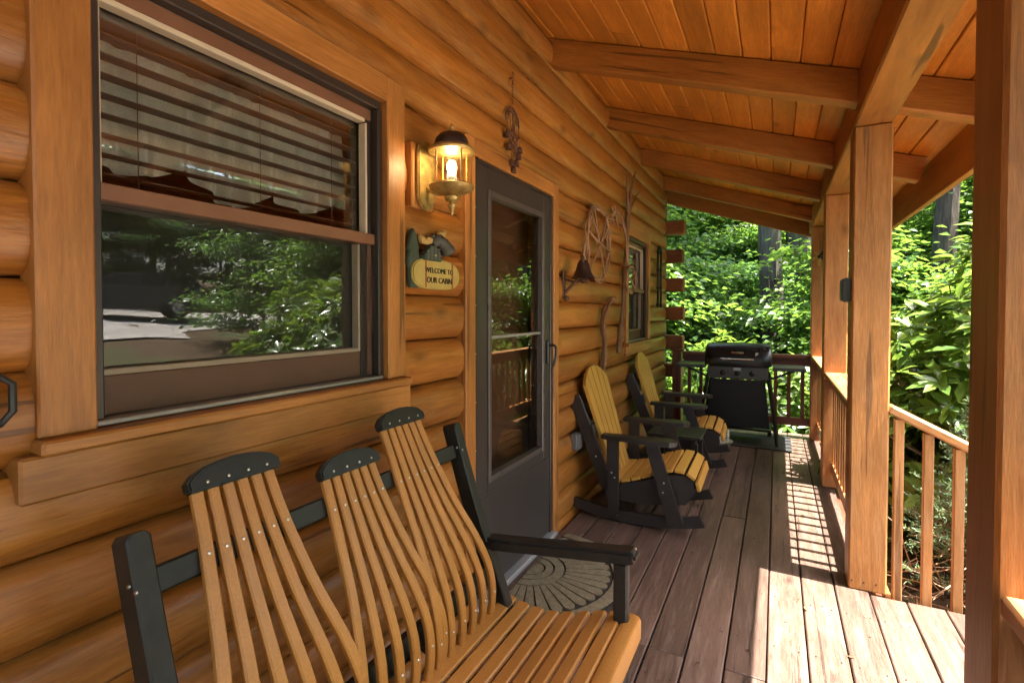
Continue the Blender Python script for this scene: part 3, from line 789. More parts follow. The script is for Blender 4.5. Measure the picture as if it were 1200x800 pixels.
# ================================================================== adirondack rockers
def adirondack():
    t = thing('rocking_chair', 'yellow slat rocking chair nearer the door with dark brown frame', 'rocking chair', (0, 0, 0), 0, 'slatted rocking chairs along the wall')
    # local: x forwards, y across, origin on the floor below the middle of the back
    H = .26
    for sgn in (-1, 1):
        y = sgn * .268
        rk = [(x_, .006 + .30 * (x_ - .40) ** 2) for x_ in np.linspace(-.06, .84, 13)]
        poly = rk + [(rk[-1][0] - .03, rk[-1][1] + .062)] + [(x_, z_ + .062 + .012 * math.sin(PI * (x_ + .06) / .9)) for x_, z_ in rk[-2:0:-1]] + [(rk[0][0] + .02, rk[0][1] + .05)]
        r_ = prism('rocker', poly, y - .019, y + .019, 'poly_brown', t, 'xz', .003)
        screws('screw', [(.30, y + sgn * .0195, .05), (.68, y + sgn * .0195, .075)], (0, sgn, 0), r_, .006)
        y = sgn * .300
        rl_ = prism('rear_leg', [(.235, .545), (.315, .545), (.315, .055), (.245, .055)], y - .0125, y + .0125, 'poly_brown', t, 'xz', .003)
        screws('screw', [(.27, y + sgn * .013, .33), (.29, y + sgn * .013, .30)], (0, sgn, 0), rl_, .006)
        fl = prism('front_leg', [(.478, .545), (.562, .545), (.715, .075), (.625, .055)], y - .0125, y + .0125, 'poly_brown', t, 'xz', .003)
        screws('screw', [(.60, y + sgn * .013, .31), (.595, y + sgn * .013, .25)], (0, sgn, 0), fl, .006)
        arm = [(.20, -.030), (.26, -.045), (.55, -.070), (.64, -.062), (.675, -.03), (.675, .03), (.64, .062), (.55, .062), (.26, .040), (.20, .030)]
        prism('armrest', [(a, y + (b * -1 if sgn > 0 else b)) for a, b in arm], .5455, .575, 'poly_brown', t, 'xy', .005)
        sr = [(.21, .26), (.26, .235), (.45, .28), (.60, .345), (.72, .350), (.765, .32), (.775, .25), (.72, .17), (.45, .13), (.21, .14)]
        prism('seat_rail', sr, sgn * .235 - .014, sgn * .235 + .014, 'poly_brown', t, 'xz', .003)
    # seat slats follow the curve of the rail
    top = spline([(.245, 0, .252), (.34, 0, .262), (.45, 0, .300), (.57, 0, .350), (.66, 0, .372), (.735, 0, .362), (.785, 0, .318), (.795, 0, .262)], 8)
    acc = [0]
    for a, b in zip(top[:-1], top[1:]): acc.append(acc[-1] + (b - a).length)
    ns = 9; L = acc[-1]
    def at(s):
        for i in range(len(acc) - 1):
            if s <= acc[i + 1]: return top[i].lerp(top[i + 1], (s - acc[i]) / (acc[i + 1] - acc[i]))
        return top[-1]
    for i in range(ns):
        a = at(L * i / ns); b = at(L * (i + 1) / ns); c = (a + b) / 2; d = (b - a).normalized(); up = Vector((-d.z, 0, d.x))
        beam('seat_slat', c + Vector((0, -.262, 0)) + up * .008, c + Vector((0, .262, 0)) + up * .008, (b - a).length - .011, .020, 'poly_yellow', t, up, .003)
    # back: five slats, rounded top, widening upwards
    lean = math.atan2(.225, .74); base = Vector((.255, 0, .25)); u = Vector((-math.sin(lean), 0, math.cos(lean)))
    nn = Vector((math.cos(lean), 0, math.sin(lean)))
    nb = 5; Lb = .765
    def edge(f, l): # y at fraction f across, distance l up
        wd = .40 + .155 * l / Lb
        return (f - .5) * wd
    def topl(f): return Lb - .115 * abs(2 * f - 1) ** 2.2
    for i in range(nb):
        f0, f1 = i / nb, (i + 1) / nb
        pts = [(edge(f0, 0) + .006, 0), (edge(f1, 0) - .006, 0)]
        for k in range(5):
            f = f1 - (f1 - f0) * k / 4; l = topl(f); e = (-.006 if k == 0 else (.006 if k == 4 else 0)); pts.append((edge(f, l) + e, l))
        V = [base + u * l + Vector((0, y, 0)) + nn * tt for tt in (.014, -.008) for y, l in pts]; n_ = len(pts)
        F = [tuple(range(n_)), tuple(range(n_, 2 * n_))[::-1]] + [(j, (j + 1) % n_, n_ + (j + 1) % n_, n_ + j) for j in range(n_)]
        ob('back_slat', fixn(mesh('back_slat', V, F)), 'poly_yellow', t)
    for l, wd in ((.05, .44), (.36, .56), (.62, .44)):
        c = base + u * l - nn * .022
        beam('back_rail', c + Vector((0, -wd / 2, 0)), c + Vector((0, wd / 2, 0)), .024, .07, 'poly_brown', t, u, .003)
    for sgn in (-1, 1):
        b0 = Vector((.235, sgn * .255, .20)); b1 = Vector((-.005, sgn * .255, .80))
        s_ = beam('back_upright', b0, b1, .026, .085, 'poly_brown', t, nn, .004)
        screws('screw', [b0.lerp(b1, .35) + Vector((0, sgn * .0135, 0))], (0, sgn, 0), s_, .006)
    return t
ch = adirondack(); ch.location = (.015, 3.535, 0); ch.rotation_euler = (0, 0, R(1))
c2 = copytree(ch); c2.location = (.03, 4.90, 0); c2.rotation_euler = (0, 0, R(2))
c2['label'] = 'yellow slat rocking chair farther along, beside the grill'
# side table
tb = thing('side_table', 'low dark slatted side table between the two rocking chairs', 'table', (.54, 4.20, 0))
for i in range(5): beam('top_slat', (-.2, -.16 + i * .08, .420), (.2, -.16 + i * .08, .420), .074, .022, 'poly_black', tb, (0, 0, 1), .004)
for sx_ in (-1, 1):
    for sy_ in (-1, 1): beam('leg', (sx_ * .15, sy_ * .15, .001), (sx_ * .15, sy_ * .15, .376), .05, .03, 'poly_black', tb, (0, 1, 0), .004)
    beam('apron', (sx_ * .15, -.19, .392), (sx_ * .15, .19, .392), .024, .032, 'poly_black', tb, (0, 0, 1), .003)
    beam('stretcher', (sx_ * .15, -.13, .12), (sx_ * .15, .13, .12), .022, .05, 'poly_black', tb, (0, 0, 1), .003)

# ================================================================== gas grill
gm = ob('grill_mat', prismmesh([(.42, 5.66), (1.38, 5.66), (1.38, 6.30), (.42, 6.30)], .003, .012, 'xy', .003), 'rubber_mat', label='flat black mat under the gas grill', cat='mat')
GR = thing('gas_grill', 'black gas grill with closed domed lid and two side shelves', 'grill', (.875, 6.0, .012))
def lid():
    ws = [(-.315, .80), (-.318, .86), (-.285, .955), (-.25, .985)]
    prof = [(-.225, .80), (-.235, .86), (-.19, .955), (-.10, 1.012), (.0, 1.028), (.10, 1.012), (.19, .955), (.225, .86), (.225, .80)]
    V = []; F = []
    xs = [(-.318, .0), (-.300, 1), (-.22, 1.0), (0, 1.03), (.22, 1.0), (.300, 1), (.318, 0)]
    rows = [(-.322, .80, .86), (-.312, .88, .95), (-.285, .96, .985), (-.20, 1, 1), (0, 1, 1.02), (.20, 1, 1), (.285, .96, .985), (.312, .88, .95), (.322, .80, .86)]
    for x_, sy_, sz_ in rows:
        for y_, z_ in prof: V.append((x_, y_ * sy_, .80 + (z_ - .80) * sz_))
    n_ = len(prof)
    for i in range(len(rows) - 1):
        for j in range(n_ - 1): F.append((i * n_ + j, i * n_ + j + 1, (i + 1) * n_ + j + 1, (i + 1) * n_ + j))
        F.append((i * n_ + n_ - 1, i * n_, (i + 1) * n_, (i + 1) * n_ + n_ - 1))
    F.append(tuple(range(n_))[::-1]); F.append(tuple((len(rows) - 1) * n_ + j for j in range(n_)))
    return fixn(mesh('lid', V, F, 50))
ld = ob('lid', lid(), 'grill_lid', GR)
tube('handle', spline([(-.15, -.225, .865), (-.15, -.272, .868), (-.13, -.282, .868), (.13, -.282, .868), (.15, -.272, .868), (.15, -.225, .865)], 5), .011, 'chrome', ld)
beam('badge', (-.055, -.222, .935), (.055, -.222, .935), .006, .018, 'chrome', ld, (0, .5, 1), .002)
prism('lid_patch', [(.165, .905), (.195, .918), (.200, .938), (.172, .945)], -.236, -.226, 'alu_grey', ld, 'xz')  # small light grey patch on the front of the lid
fb = prism('firebox', [(-.295, .795), (.295, .795), (.285, .66), (-.285, .66)], -.205, .205, 'grill_black', GR, 'xz', .01)
cp = blk('control_panel', (-.29, -.235, .665), (.29, -.206, .79), 'grill_grey', GR, .006)
for x_ in (-.14, 0.0, .14):
    kn = lathe('knob', [(.024, 0), (.026, -.006), (.020, -.012), (.018, -.034), (.014, -.036)], 'grill_black', cp, 14, (x_, -.236, .725), 'y')
blk('panel_plate', (-.035, -.2385, .752), (.035, -.2352, .782), 'alu_grey', cp, .001)
for sgn in (-1, 1):
    s_ = prism('side_shelf', [(sgn * .325, -.20), (sgn * .60, -.20), (sgn * .625, -.17), (sgn * .625, .17), (sgn * .60, .20), (sgn * .325, .20)], .760, .795, 'grill_grey', GR, 'xy', .008)
    beam('shelf_bracket', (sgn * .30, -.10, .66), (sgn * .52, -.10, .758), .022, .022, 'grill_black', s_)
    for y_ in (-.205, .205):
        tube('leg', [(sgn * .285, y_, .70), (sgn * .335, y_, .35), (sgn * .375, y_ * 1.05, .004)], .017, 'grill_black', GR, 10)
prism('cart_panel', [(-.262, .655), (.262, .655), (.305, .165), (-.305, .165)], -.196, -.184, 'grill_black', GR, 'xz', .003)
blk('base_shelf', (-.32, -.19, .13), (.32, .19, .152), 'grill_black', GR, .004)
lathe('wheel', [(.02, -.02), (.075, -.018), (.08, 0), (.075, .018), (.02, .02)], 'tyre', GR, 18, (.30, .22, .082), 'x')
gt_ = lathe('gas_tank', [(.05, .155), (.14, .165), (.15, .22), (.15, .40), (.12, .46), (.04, .48), (.03, .52)], 'alu_grey', GR, 18, (.0, .02, 0))
# bucket by the grill
bk_ = thing('food_bowl', 'small cream bowl on the floor behind the rocking chairs', 'bowl', (.73, 5.52, 0))
lathe('bowl_body', [(.08, .002), (.085, .01), (.125, .075), (.13, .08), (.122, .08), (.08, .02), (.01, .018)], 'bucket_cream', bk_, 20)
cag = thing('wire_basket', 'pale wire basket standing on the cream bowl', 'basket', (.73, 5.53, .081))
for k in range(14):
    a = 2 * PI * k / 14
    tube('wire', [(.09 * math.cos(a), .09 * math.sin(a), 0), (.09 * math.cos(a), .09 * math.sin(a), .10)], .0025, 'white_paint', cag, 5)
for z_ in (.003, .05, .10):
    tube('hoop', [(.09 * math.cos(a), .09 * math.sin(a), z_) for a in np.linspace(0, 2 * PI, 17)], .003, 'white_paint', cag, 5)

# ================================================================== doormat
MT = thing('doormat', 'half-round brown scraper doormat with shell ribs at the storm door', 'doormat', (.085, 2.44, 0))
RM = .50
ha = np.linspace(-PI / 2, PI / 2, 41)
base = [(.50 * math.cos(a) , RM * math.sin(a)) for a in ha]
prism('backing', base, .003, .008, 'mat_groove', MT, 'xy')
fr_ = random.Random(2); fv = []
for a in np.linspace(-PI / 2, PI / 2, 260):
    r0, r1 = .485, .50 + fr_.uniform(.008, .028); da = .006; z_ = fr_.uniform(.004, .012)
    fv.append(([(r0 * math.cos(a - da), r0 * math.sin(a - da), z_), (r0 * math.cos(a + da), r0 * math.sin(a + da), z_), (r1 * math.cos(a + fr_.uniform(-.02, .02)), r1 * math.sin(a), .003)], [(0, 1, 2)]))
v, f = merge(fv); o_ = ob('fringe', mesh('fringe', v, f), 'mat_groove', MT); o_['kind'] = 'stuff'
def petal(a0, a1, r0, r1, sc_=False):
    pts = []
    for k in range(7):
        a = a0 + (a1 - a0) * k / 6; rr = r1 - (.0 if not sc_ else (r1 - r0) * .10 * abs(2 * k / 6 - 1) ** 2.5); pts.append((rr * math.cos(a), rr * math.sin(a)))
    for k in range(7):
        a = a1 + (a0 - a1) * k / 6; pts.append((r0 * math.cos(a), r0 * math.sin(a)))
    return pts
npet = 19
for k in range(npet):
    a0 = -PI / 2 + PI * k / npet + .012; a1 = -PI / 2 + PI * (k + 1) / npet - .012
    prism('rib', petal(a0, a1, .185, .415, True), .0085, .015, 'mat_fibre', MT, 'xy')
for r0, r1 in ((.428, .485), (.125, .175), (.075, .117), (.0, .067)):
    prism('ring', petal(-PI / 2 + .01, PI / 2 - .01, r0 + .001, r1) if r0 else petal(-PI / 2 + .01, PI / 2 - .01, .001, r1), .0085, .0145, 'mat_fibre', MT, 'xy') if False else None
    n_ = 24; pts = [(r1 * math.cos(a), r1 * math.sin(a)) for a in np.linspace(-PI / 2 + .02, PI / 2 - .02, n_)] + [((r0 + .002) * math.cos(a), (r0 + .002) * math.sin(a)) for a in np.linspace(PI / 2 - .02, -PI / 2 + .02, n_)]
    prism('ring', pts, .0085, .0148, 'mat_fibre', MT, 'xy')

# ================================================================== wall lantern
LT = thing('wall_lantern', 'lit brass carriage lantern on a wooden block beside the storm door', 'lantern', (.022, 1.575, 1.89))
blk('mounting_block', (-.04, -.075, -.145), (.022, .075, .115), 'trim_stain', LT, .006)
poly = [(.055 * math.cos(a), .075 + .055 * math.sin(a)) for a in np.linspace(0, PI, 9)] + [(.055 * math.cos(a), -.095 + .055 * math.sin(a)) for a in np.linspace(PI, 2 * PI, 9)]
prism('back_plate', poly, .022, .040, 'brass_aged', LT, 'yz', .005)
lx = .158
tube('arm', spline([(.038, 0, -.06), (.09, 0, -.085), (lx - .03, 0, -.085), (lx, 0, -.09)], 5), .010, 'brass_aged', LT, 10)
lathe('base_pan', [(.012, -.150), (.018, -.138), (.012, -.128), (.026, -.120), (.030, -.108), (.022, -.098), (.050, -.094), (.084, -.078), (.090, -.066), (.084, -.060), (.02, -.058)], 'brass_aged', LT, 24, (lx, 0, 0))
lathe('finial', [(.004, -.178), (.009, -.168), (.007, -.160), (.012, -.151)], 'brass_aged', LT, 12, (lx, 0, 0))
# glass sleeve
v, f = lathemesh([(.066, -.058), (.066, .062)], 24, (lx, 0, 0)); f = f[:-2]
ob('glass_sleeve', mesh('glass_sleeve', v, f, 60), 'lantern_glass', LT)
for k in range(4):
    a = PI / 4 + k * PI / 2 + .35; c_, s_ = math.cos(a) * .0700, math.sin(a) * .0700
    beam('cage_bar', (lx + c_, s_, -.0595), (lx + c_, s_, .0645), .007, .005, 'brass_aged', LT, (c_, s_, 0), .001)
lathe('collar', [(.066, .064), (.090, .066), (.093, .074), (.084, .084), (.068, .090), (.03, .092)], 'brass_aged', LT, 24, (lx, 0, 0))
lathe('hood', [(.068, .0905), (.069, .098), (.062, .120), (.048, .136), (.028, .144), (.012, .147)], 'bronze_dark', LT, 24, (lx, 0, 0))
lathe('crown_finial', [(.011, .1475), (.013, .152), (.006, .158), (.010, .165), (.006, .174), (.002, .180)], 'brass_aged', LT, 12, (lx, 0, 0))
lathe('socket', [(.012, -.0575), (.012, -.030), (.010, -.026)], 'white_paint', LT, 10, (lx, 0, 0))
lathe('bulb', [(.008, -.025), (.014, -.012), (.0195, .006), (.018, .022), (.010, .034), (.002, .038)], 'bulb_glow', LT, 16, (lx, 0, 0))
pl = bpy.data.lights.new('bulb_light', 'POINT'); pl.energy = .22; pl.color = (1.0, .72, .40); pl.shadow_soft_size = .02
po = bpy.data.objects.new('bulb_light', pl); COL.objects.link(po); po.parent = LT; po.location = (lx, 0, .048)
LT.scale = (.93, .93, .93)

# ================================================================== welcome sign
WS = thing('welcome_sign', 'carved moose, pine and cabin welcome plaque under the lantern', 'sign', (.026, 1.645, 1.575))
boat = [(.155 * math.copysign(abs(math.cos(a)) ** .55, math.cos(a)), -.06 + .058 * math.copysign(abs(math.sin(a)) ** .8, math.sin(a))) for a in np.linspace(0, 2 * PI, 28, endpoint=False)]
plq = prism('plaque', boat, .0, .030, 'sign_yellow', WS, 'yz', .005)
for y_ in (-.078, .098): blk('edge_stripe', (.0305, y_ - .004, -.112), (.0325, y_ + .004, -.010), 'sign_red', plq, .0005)
for s_, z_, sz in (('WELCOME TO', -.047, .0285), ('OUR CABIN', -.084, .0315)):
    me = textmesh(s_, sz)
    ob('lettering', me, 'ink_black', plq, Matrix.Translation((.0318, .010, z_)) @ Matrix(((0, 0, 1, 0), (1, 0, 0, 0), (0, 1, 0, 0), (0, 0, 0, 1))))
tree = [(-.155, -.115), (-.105, -.115), (-.10, -.03), (-.092, -.02), (-.108, .02), (-.102, .03), (-.122, .085), (-.133, .105), (-.146, .085), (-.166, .025), (-.158, .02), (-.172, -.03), (-.163, -.035)]
prism('pine_cutout', tree, .002, .020, 'sign_green', WS, 'yz', .003)
cabin = [(-.088, -.010), (.018, -.010), (.020, .010), (-.020, .048), (-.048, .048), (-.090, .008)]
cb = prism('cabin_cutout', cabin, .012, .036, 'sign_green', WS, 'yz', .002)
for i in range(4):
    for j in range(4):
        y_ = -.078 + .024 * i; z_ = -.004 + .012 * j
        if abs(y_ + .030) < .062 - max(0, z_ - .012) * 1.3: blk('cabin_window', (.0362, y_, z_), (.0378, y_ + .013, z_ + .008), 'sign_antler' if (i, j) == (2, 1) else 'outlet_grey', cb, 0)
def blob(name, c, r_, mat, parent, seg=14, rings=9):
    V = []; F = []
    for i in range(rings + 1):
        th = PI * i / rings
        for k in range(seg): V.append((c[0] + r_[0] * math.cos(2 * PI * k / seg) * math.sin(th), c[1] + r_[1] * math.sin(2 * PI * k / seg) * math.sin(th), c[2] + r_[2] * math.cos(th)))
    for i in range(rings):
        for k in range(seg): F.append((i * seg + k, i * seg + (k + 1) % seg, (i + 1) * seg + (k + 1) % seg, (i + 1) * seg + k))
    return ob(name, fixn(mesh(name, V, F, 60)), mat, parent)
v1, f1 = tubemesh(spline([(.020, -.022, .052), (.026, .0, .072), (.034, .026, .062), (.042, .046, .040), (.045, .056, .022)], 4), [.016, .019, .022, .024, .025, .025, .025, .025, .025, .026, .027, .028, .030, .031, .030, .027, .016], 12)
mh = ob('moose_head', mesh('moose_head', v1, f1, 60), 'moose_brown', WS)
left = [(-.004, .070), (-.030, .058), (-.062, .050), (-.098, .052), (-.108, .070), (-.104, .088), (-.094, .074), (-.084, .084), (-.072, .070), (-.055, .080), (-.030, .078), (-.006, .086)]
right = [(.006, .084), (.022, .092), (.034, .086), (.056, .094), (.066, .112), (.062, .128), (.052, .112), (.046, .124), (.036, .108), (.020, .110), (.008, .098)]
for pal in (left, right): prism('antler', pal, .014, .028, 'sign_antler', mh, 'yz', .003)
for y_, z_ in ((-.022, .088), (.026, .092)): blob('ear', (.026, y_, z_), (.007, .011, .008), 'moose_brown', mh, 8, 5)
for y_, z_ in ((.004, .082), (.030, .076)): blob('eye', (.052, y_, z_), (.004, .004, .004), 'ink_black', mh, 8, 5)

# ================================================================== hanging iron chime
WC = thing('bell_chime', 'rusty iron chime with star and little cowbells above the door', 'chime', (.028, 2.315, 2.56))
tube('hook', spline([(-.03, 0, -.012), (.008, 0, -.012), (.014, 0, .004), (.010, 0, .016)], 4), .003, 'iron_rust', WC, 6)
for k in range(9):
    zc = -.022 - k * .0155
    pts = [Vector((.010, 0, zc)) + (Vector((0, math.cos(a) * .0045, math.sin(a) * .0105)) if k % 2 else Vector((math.cos(a) * .0045, 0, math.sin(a) * .0105))) for a in np.linspace(0, 2 * PI, 9)]
    tube('chain_link', pts, .0014, 'iron_rust', WC, 5)
arch = [(.010, .072 * math.cos(a), -.235 + .072 * math.sin(a)) for a in np.linspace(-.15, PI + .15, 17)]
ar = tube('welcome_arch', arch, .004, 'iron_rust', WC, 6)
arch2 = [(.010, .050 * math.cos(a), -.235 + .050 * math.sin(a)) for a in np.linspace(-.15, PI + .15, 15)]
tube('welcome_arch', arch2, .003, 'iron_rust', WC, 6)
for k, ch_ in enumerate('WELCOME'):
    a = PI * (1 - (k + .5) / 7); me = textmesh(ch_, .030, .0016)
    mx = Matrix.Translation((.011, .061 * math.cos(a), -.235 + .061 * math.sin(a))) @ Matrix.Rotation(-(PI / 2 - a) * -1, 4, 'X') @ Matrix(((0, 0, 1, 0), (1, 0, 0, 0), (0, 1, 0, 0), (0, 0, 0, 1)))
    ob('letter', me, 'iron_rust', ar, mx)
star = []
for k in range(10):
    a = PI / 2 + k * PI / 5; r_ = .075 if k % 2 == 0 else .030; star.append((.014, r_ * math.cos(a), -.315 + r_ * math.sin(a)))
tube('star', star + [star[0], star[1]], .0042, 'iron_rust', WC, 6)
for k in range(5):
    a = PI / 2 + k * 2 * PI / 5; tube('star_rib', [(.014, 0, -.315), (.014, .074 * math.cos(a), -.315 + .074 * math.sin(a))], .003, 'iron_rust', WC, 5)
for y_ in (-.035, 0, .035): tube('rod', [(.011, y_, -.19 if y_ == 0 else -.20), (.012, y_ * .5, -.265)], .0022, 'iron_rust', WC, 5)
for y_, zt, zb in ((-.072, -.235, -.30), (-.052, -.33, -.355), (-.020, -.345, -.425), (0.0, -.39, -.455), (.030, -.345, -.415), (.058, -.30, -.375), (.070, -.235, -.34)):
    tube('bell_cord', [(.014, y_ * .8, zt), (.016, y_, zb)], .0016, 'iron_rust', WC, 5)
    lathe('cowbell', [(.005, .0), (.010, -.003), (.013, -.010), (.016, -.031), (.014, -.033)], 'iron_rust', WC, 8, (.016, y_, zb))

# ================================================================== dinner bell
DB = thing('dinner_bell', 'dark cast iron dinner bell on a scrolled bracket right of the door', 'bell', (.020, 3.06, 1.60))
blk('mount_plate', (-.004, -.022, -.135), (.008, .022, .03), 'iron_rust', DB, .004)
tube('bracket', spline([(.008, 0, -.11), (.05, 0, -.07), (.10, 0, -.02), (.125, 0, .05), (.130, .0, .105), (.12, .01, .118)], 5), [.011] * 26, 'iron_rust', DB, 8)
tube('bracket', spline([(.008, 0, -.02), (.05, .0, -.035), (.085, 0, -.04), (.15, .0, -.025), (.165, 0, -.04), (.155, 0, -.052)], 5), .008, 'iron_rust', DB, 8)
lathe('scroll_end', [(.004, -.018), (.016, -.012), (.020, 0), (.016, .012), (.004, .018)], 'iron_rust', DB, 10, (.022, 0, -.145))
lathe('bell', [(.012, .105), (.026, .100), (.036, .080), (.045, .045), (.058, .012), (.074, -.010), (.078, -.016), (.070, -.016), (.05, .01)], 'bronze_dark', DB, 20, (.125, .022, -.005))
lathe('clapper', [(.003, .03), (.004, -.01), (.014, -.018), (.016, -.03), (.008, -.042)], 'iron_rust', DB, 10, (.125, .022, -.008))

# ================================================================== vine wreath, forked branch, sticks, irons
def wob(pts, a, seed):
    q = random.Random(seed); return [Vector(p) + Vector((q.uniform(0, a), q.uniform(-a, a), q.uniform(-a, a))) for p in pts]
VW = thing('vine_wreath', 'twisted pale vine wreath with crossed twigs above the dinner bell', 'wreath', (.03, 3.68, 1.875))
for i, (ry, rz, tw) in enumerate(((.285, .275, 0), (.275, .262, .5), (.292, .255, 1.2))):
    tube('vine_loop', spline(wob([(.012 + .012 * math.sin(3 * a + tw), ry * math.cos(a + tw) * (1 + .04 * math.sin(2 * a)), rz * math.sin(a + tw)) for a in np.linspace(0, 2 * PI * .98, 15)], .014, i), 4), .0085 - .001 * i, 'vine_bark', VW, 7)
for i, (a, b, c) in enumerate((((-.27, .06), (-.02, -.01), (.27, -.03)), ((-.12, .26), (-.03, 0), (.14, -.24)), ((.16, .25), (.0, .02), (-.20, -.20)), ((-.22, .17), (.03, .03), (.22, .16)))):
    tube('cross_twig', spline(wob([(.024, *a), (.034, *b), (.024, *c)], .012, 20 + i), 5), .0075, 'vine_bark', VW, 7)
tube('tendril', spline(wob([(.02, .20, .19), (.03, .38, .30), (.03, .60, .27), (.035, .74, .06), (.03, .78, -.22)], .015, 40), 5), .0085, 'vine_bark', VW, 7)
tube('tendril', spline(wob([(.02, .10, .24), (.03, .32, .22), (.03, .48, .31), (.035, .66, .20), (.04, .70, -.05)], .015, 41), 5), .0075, 'vine_bark', VW, 7)
tube('tendril', spline([(.03, .33, .20), (.04, .38, .27), (.03, .40, .35)], 4), .007, 'vine_bark', VW, 6)
tube('tendril', spline([(.03, .50, .19), (.04, .40, .26), (.03, .32, .33)], 4), .007, 'vine_bark', VW, 6)
FB = thing('forked_branch', 'tall forked branch leaning on the wall beside the far window', 'branch', (.035, 4.30, 1.02))
tube('stem', spline(wob([(.0, 0, 0), (.012, .07, .35), (.014, .13, .72), (.014, .20, 1.08), (.014, .255, 1.25)], .006, 4), 6), [.020 + .006 * math.sin(i * .7) for i in range(25)], 'stick_bark', FB, 8)
tube('tine', spline([(.015, .245, 1.22), (.02, .19, 1.38), (.016, .20, 1.56)], 5), [.017 - .001 * i for i in range(11)], 'stick_bark', FB, 7)
tube('tine', spline([(.015, .252, 1.23), (.02, .30, 1.40), (.03, .36, 1.55), (.02, .50, 1.66)], 5), [.017 - .0008 * i for i in range(16)], 'stick_bark', FB, 7)
tube('tine', spline([(.015, .262, 1.24), (.025, .38, 1.34), (.02, .52, 1.44), (.02, .64, 1.50)], 5), [.015 - .0008 * i for i in range(16)], 'stick_bark', FB, 7)
VH = thing('vine_hoop', 'small vine hoop with forked spokes hung on the leaning branch', 'hoop', (.075, 4.50, 1.655))
tube('hoop', spline(wob([(.01, .17 * math.cos(a), .115 * math.sin(a)) for a in np.linspace(0, 2 * PI * .99, 13)], .006, 9), 4), .009, 'vine_bark', VH, 7)
tube('hoop', spline(wob([(.016, .165 * math.cos(a + 1), .11 * math.sin(a + 1)) for a in np.linspace(0, 2 * PI * .99, 13)], .008, 10), 4), .006, 'vine_bark', VH, 7)
for b in ((.12, .08), (.13, -.07), (-.17, 0)): tube('spoke', [(.012, 0, 0), (.012, *b)], .007, 'vine_bark', VH, 7)
WK = thing('walking_stick', 'gnarled walking stick with a hooked top leaning on the logs', 'stick', (.035, 3.80, .62))
tube('stick_shaft', spline(wob([(.01, -.03, 0), (.01, -.01, .25), (.02, .02, .50), (.012, -.01, .68), (.02, .05, .78), (.03, .14, .845), (.03, .23, .85)], .006, 6), 6), [.022 + .005 * math.sin(i * .9) for i in range(37)], 'stick_bark', WK, 8)
tube('stick_vine', spline(wob([(.034, -.045, .30), (.036, -.02, .52), (.032, -.05, .66), (.045, .02, .78), (.05, .12, .86)], .008, 8), 5), .008, 'twig_bark', WK, 7)
FI = thing('fire_irons', 'pair of black twisted fire irons hung beside the log corner', 'irons', (.03, 5.93, 1.42))
for y_ in (-.09, .07):
    tube('iron_rod', spline([(.02, y_, .0), (.02, y_ + .012, .15), (.02, y_ - .006, .35), (.02, y_ + .008, .60), (.02, y_ + (.03 if y_ < 0 else -.03), .68), (.02, 0, .66)], 5), .012, 'iron_black', FI, 7)
    for zz in (.03, .22, .42, .62): blob('iron_knot', (.02, y_ + .004, zz), (.018, .020, .024), 'iron_black', FI, 8, 5)
HK = thing('wall_hanger', 'black angular metal hanger on the logs at the left edge', 'hanger', (.026, .362, 1.215))
hp = [(0, -.06, .045), (0, .012, .045), (.0, .030, .030), (0, .030, -.018), (.0, .014, -.038), (0, -.06, -.045), (0, -.06, .045), (0, 0, .045)]
tube('hanger_loop', [(.02, b, c) for a, b, c in hp], .0065, 'plastic_black', HK, 8)
blk('hanger_plate', (-.01, -.075, -.03), (.014, -.055, .03), 'plastic_black', HK, .003)
OT = thing('outlet_box', 'small grey weatherproof outlet box low on the logs behind the chairs', 'outlet', (.022, 3.25, .50))
blk('box_body', (-.01, -.04, -.055), (.036, .04, .055), 'outlet_grey', OT, .006); blk('box_cover', (.0365, -.036, -.05), (.046, .036, .05), 'outlet_grey', OT, .005)
OR_ = thing('post_ornament', 'small gold and black leaf ornament hung on the far corner post', 'ornament', (PX - .01, 6.293, 1.95))
for a, s_ in ((0, 1.25), (70, 1), (140, .9), (215, .95), (290, 1)):
    lf = [(0, 0), (.025 * s_, .05 * s_), (.018 * s_, .085 * s_), (0, .12 * s_), (-.018 * s_, .085 * s_), (-.025 * s_, .05 * s_)]
    ob('ornament_leaf', prismmesh(lf, -.010, -.003, 'xz', .002), 'brass_aged' if a < 200 else 'iron_black', OR_, Matrix.Rotation(R(a + 180), 4, 'Y'))
OR_.scale = (.7, .7, .7)
blob('ornament_boss', (0, -.014, 0), (.026, .016, .026), 'iron_black', OR_, 10, 6)
SB = thing('speaker_box', 'small black box fixed to the side of the nearest railing post', 'box', (PX - .091, 3.075, 1.48))
prism('box_body', [(-.020, -.06), (.011, -.06), (.011, .06), (-.020, .06), (-.026, .05), (-.026, -.05)], -.045, .045, 'plastic_black', SB, 'xz', .006)
blk('box_face', (-.0295, -.036, -.045), (-.0265, .036, .045), 'grill_grey', SB, .001)

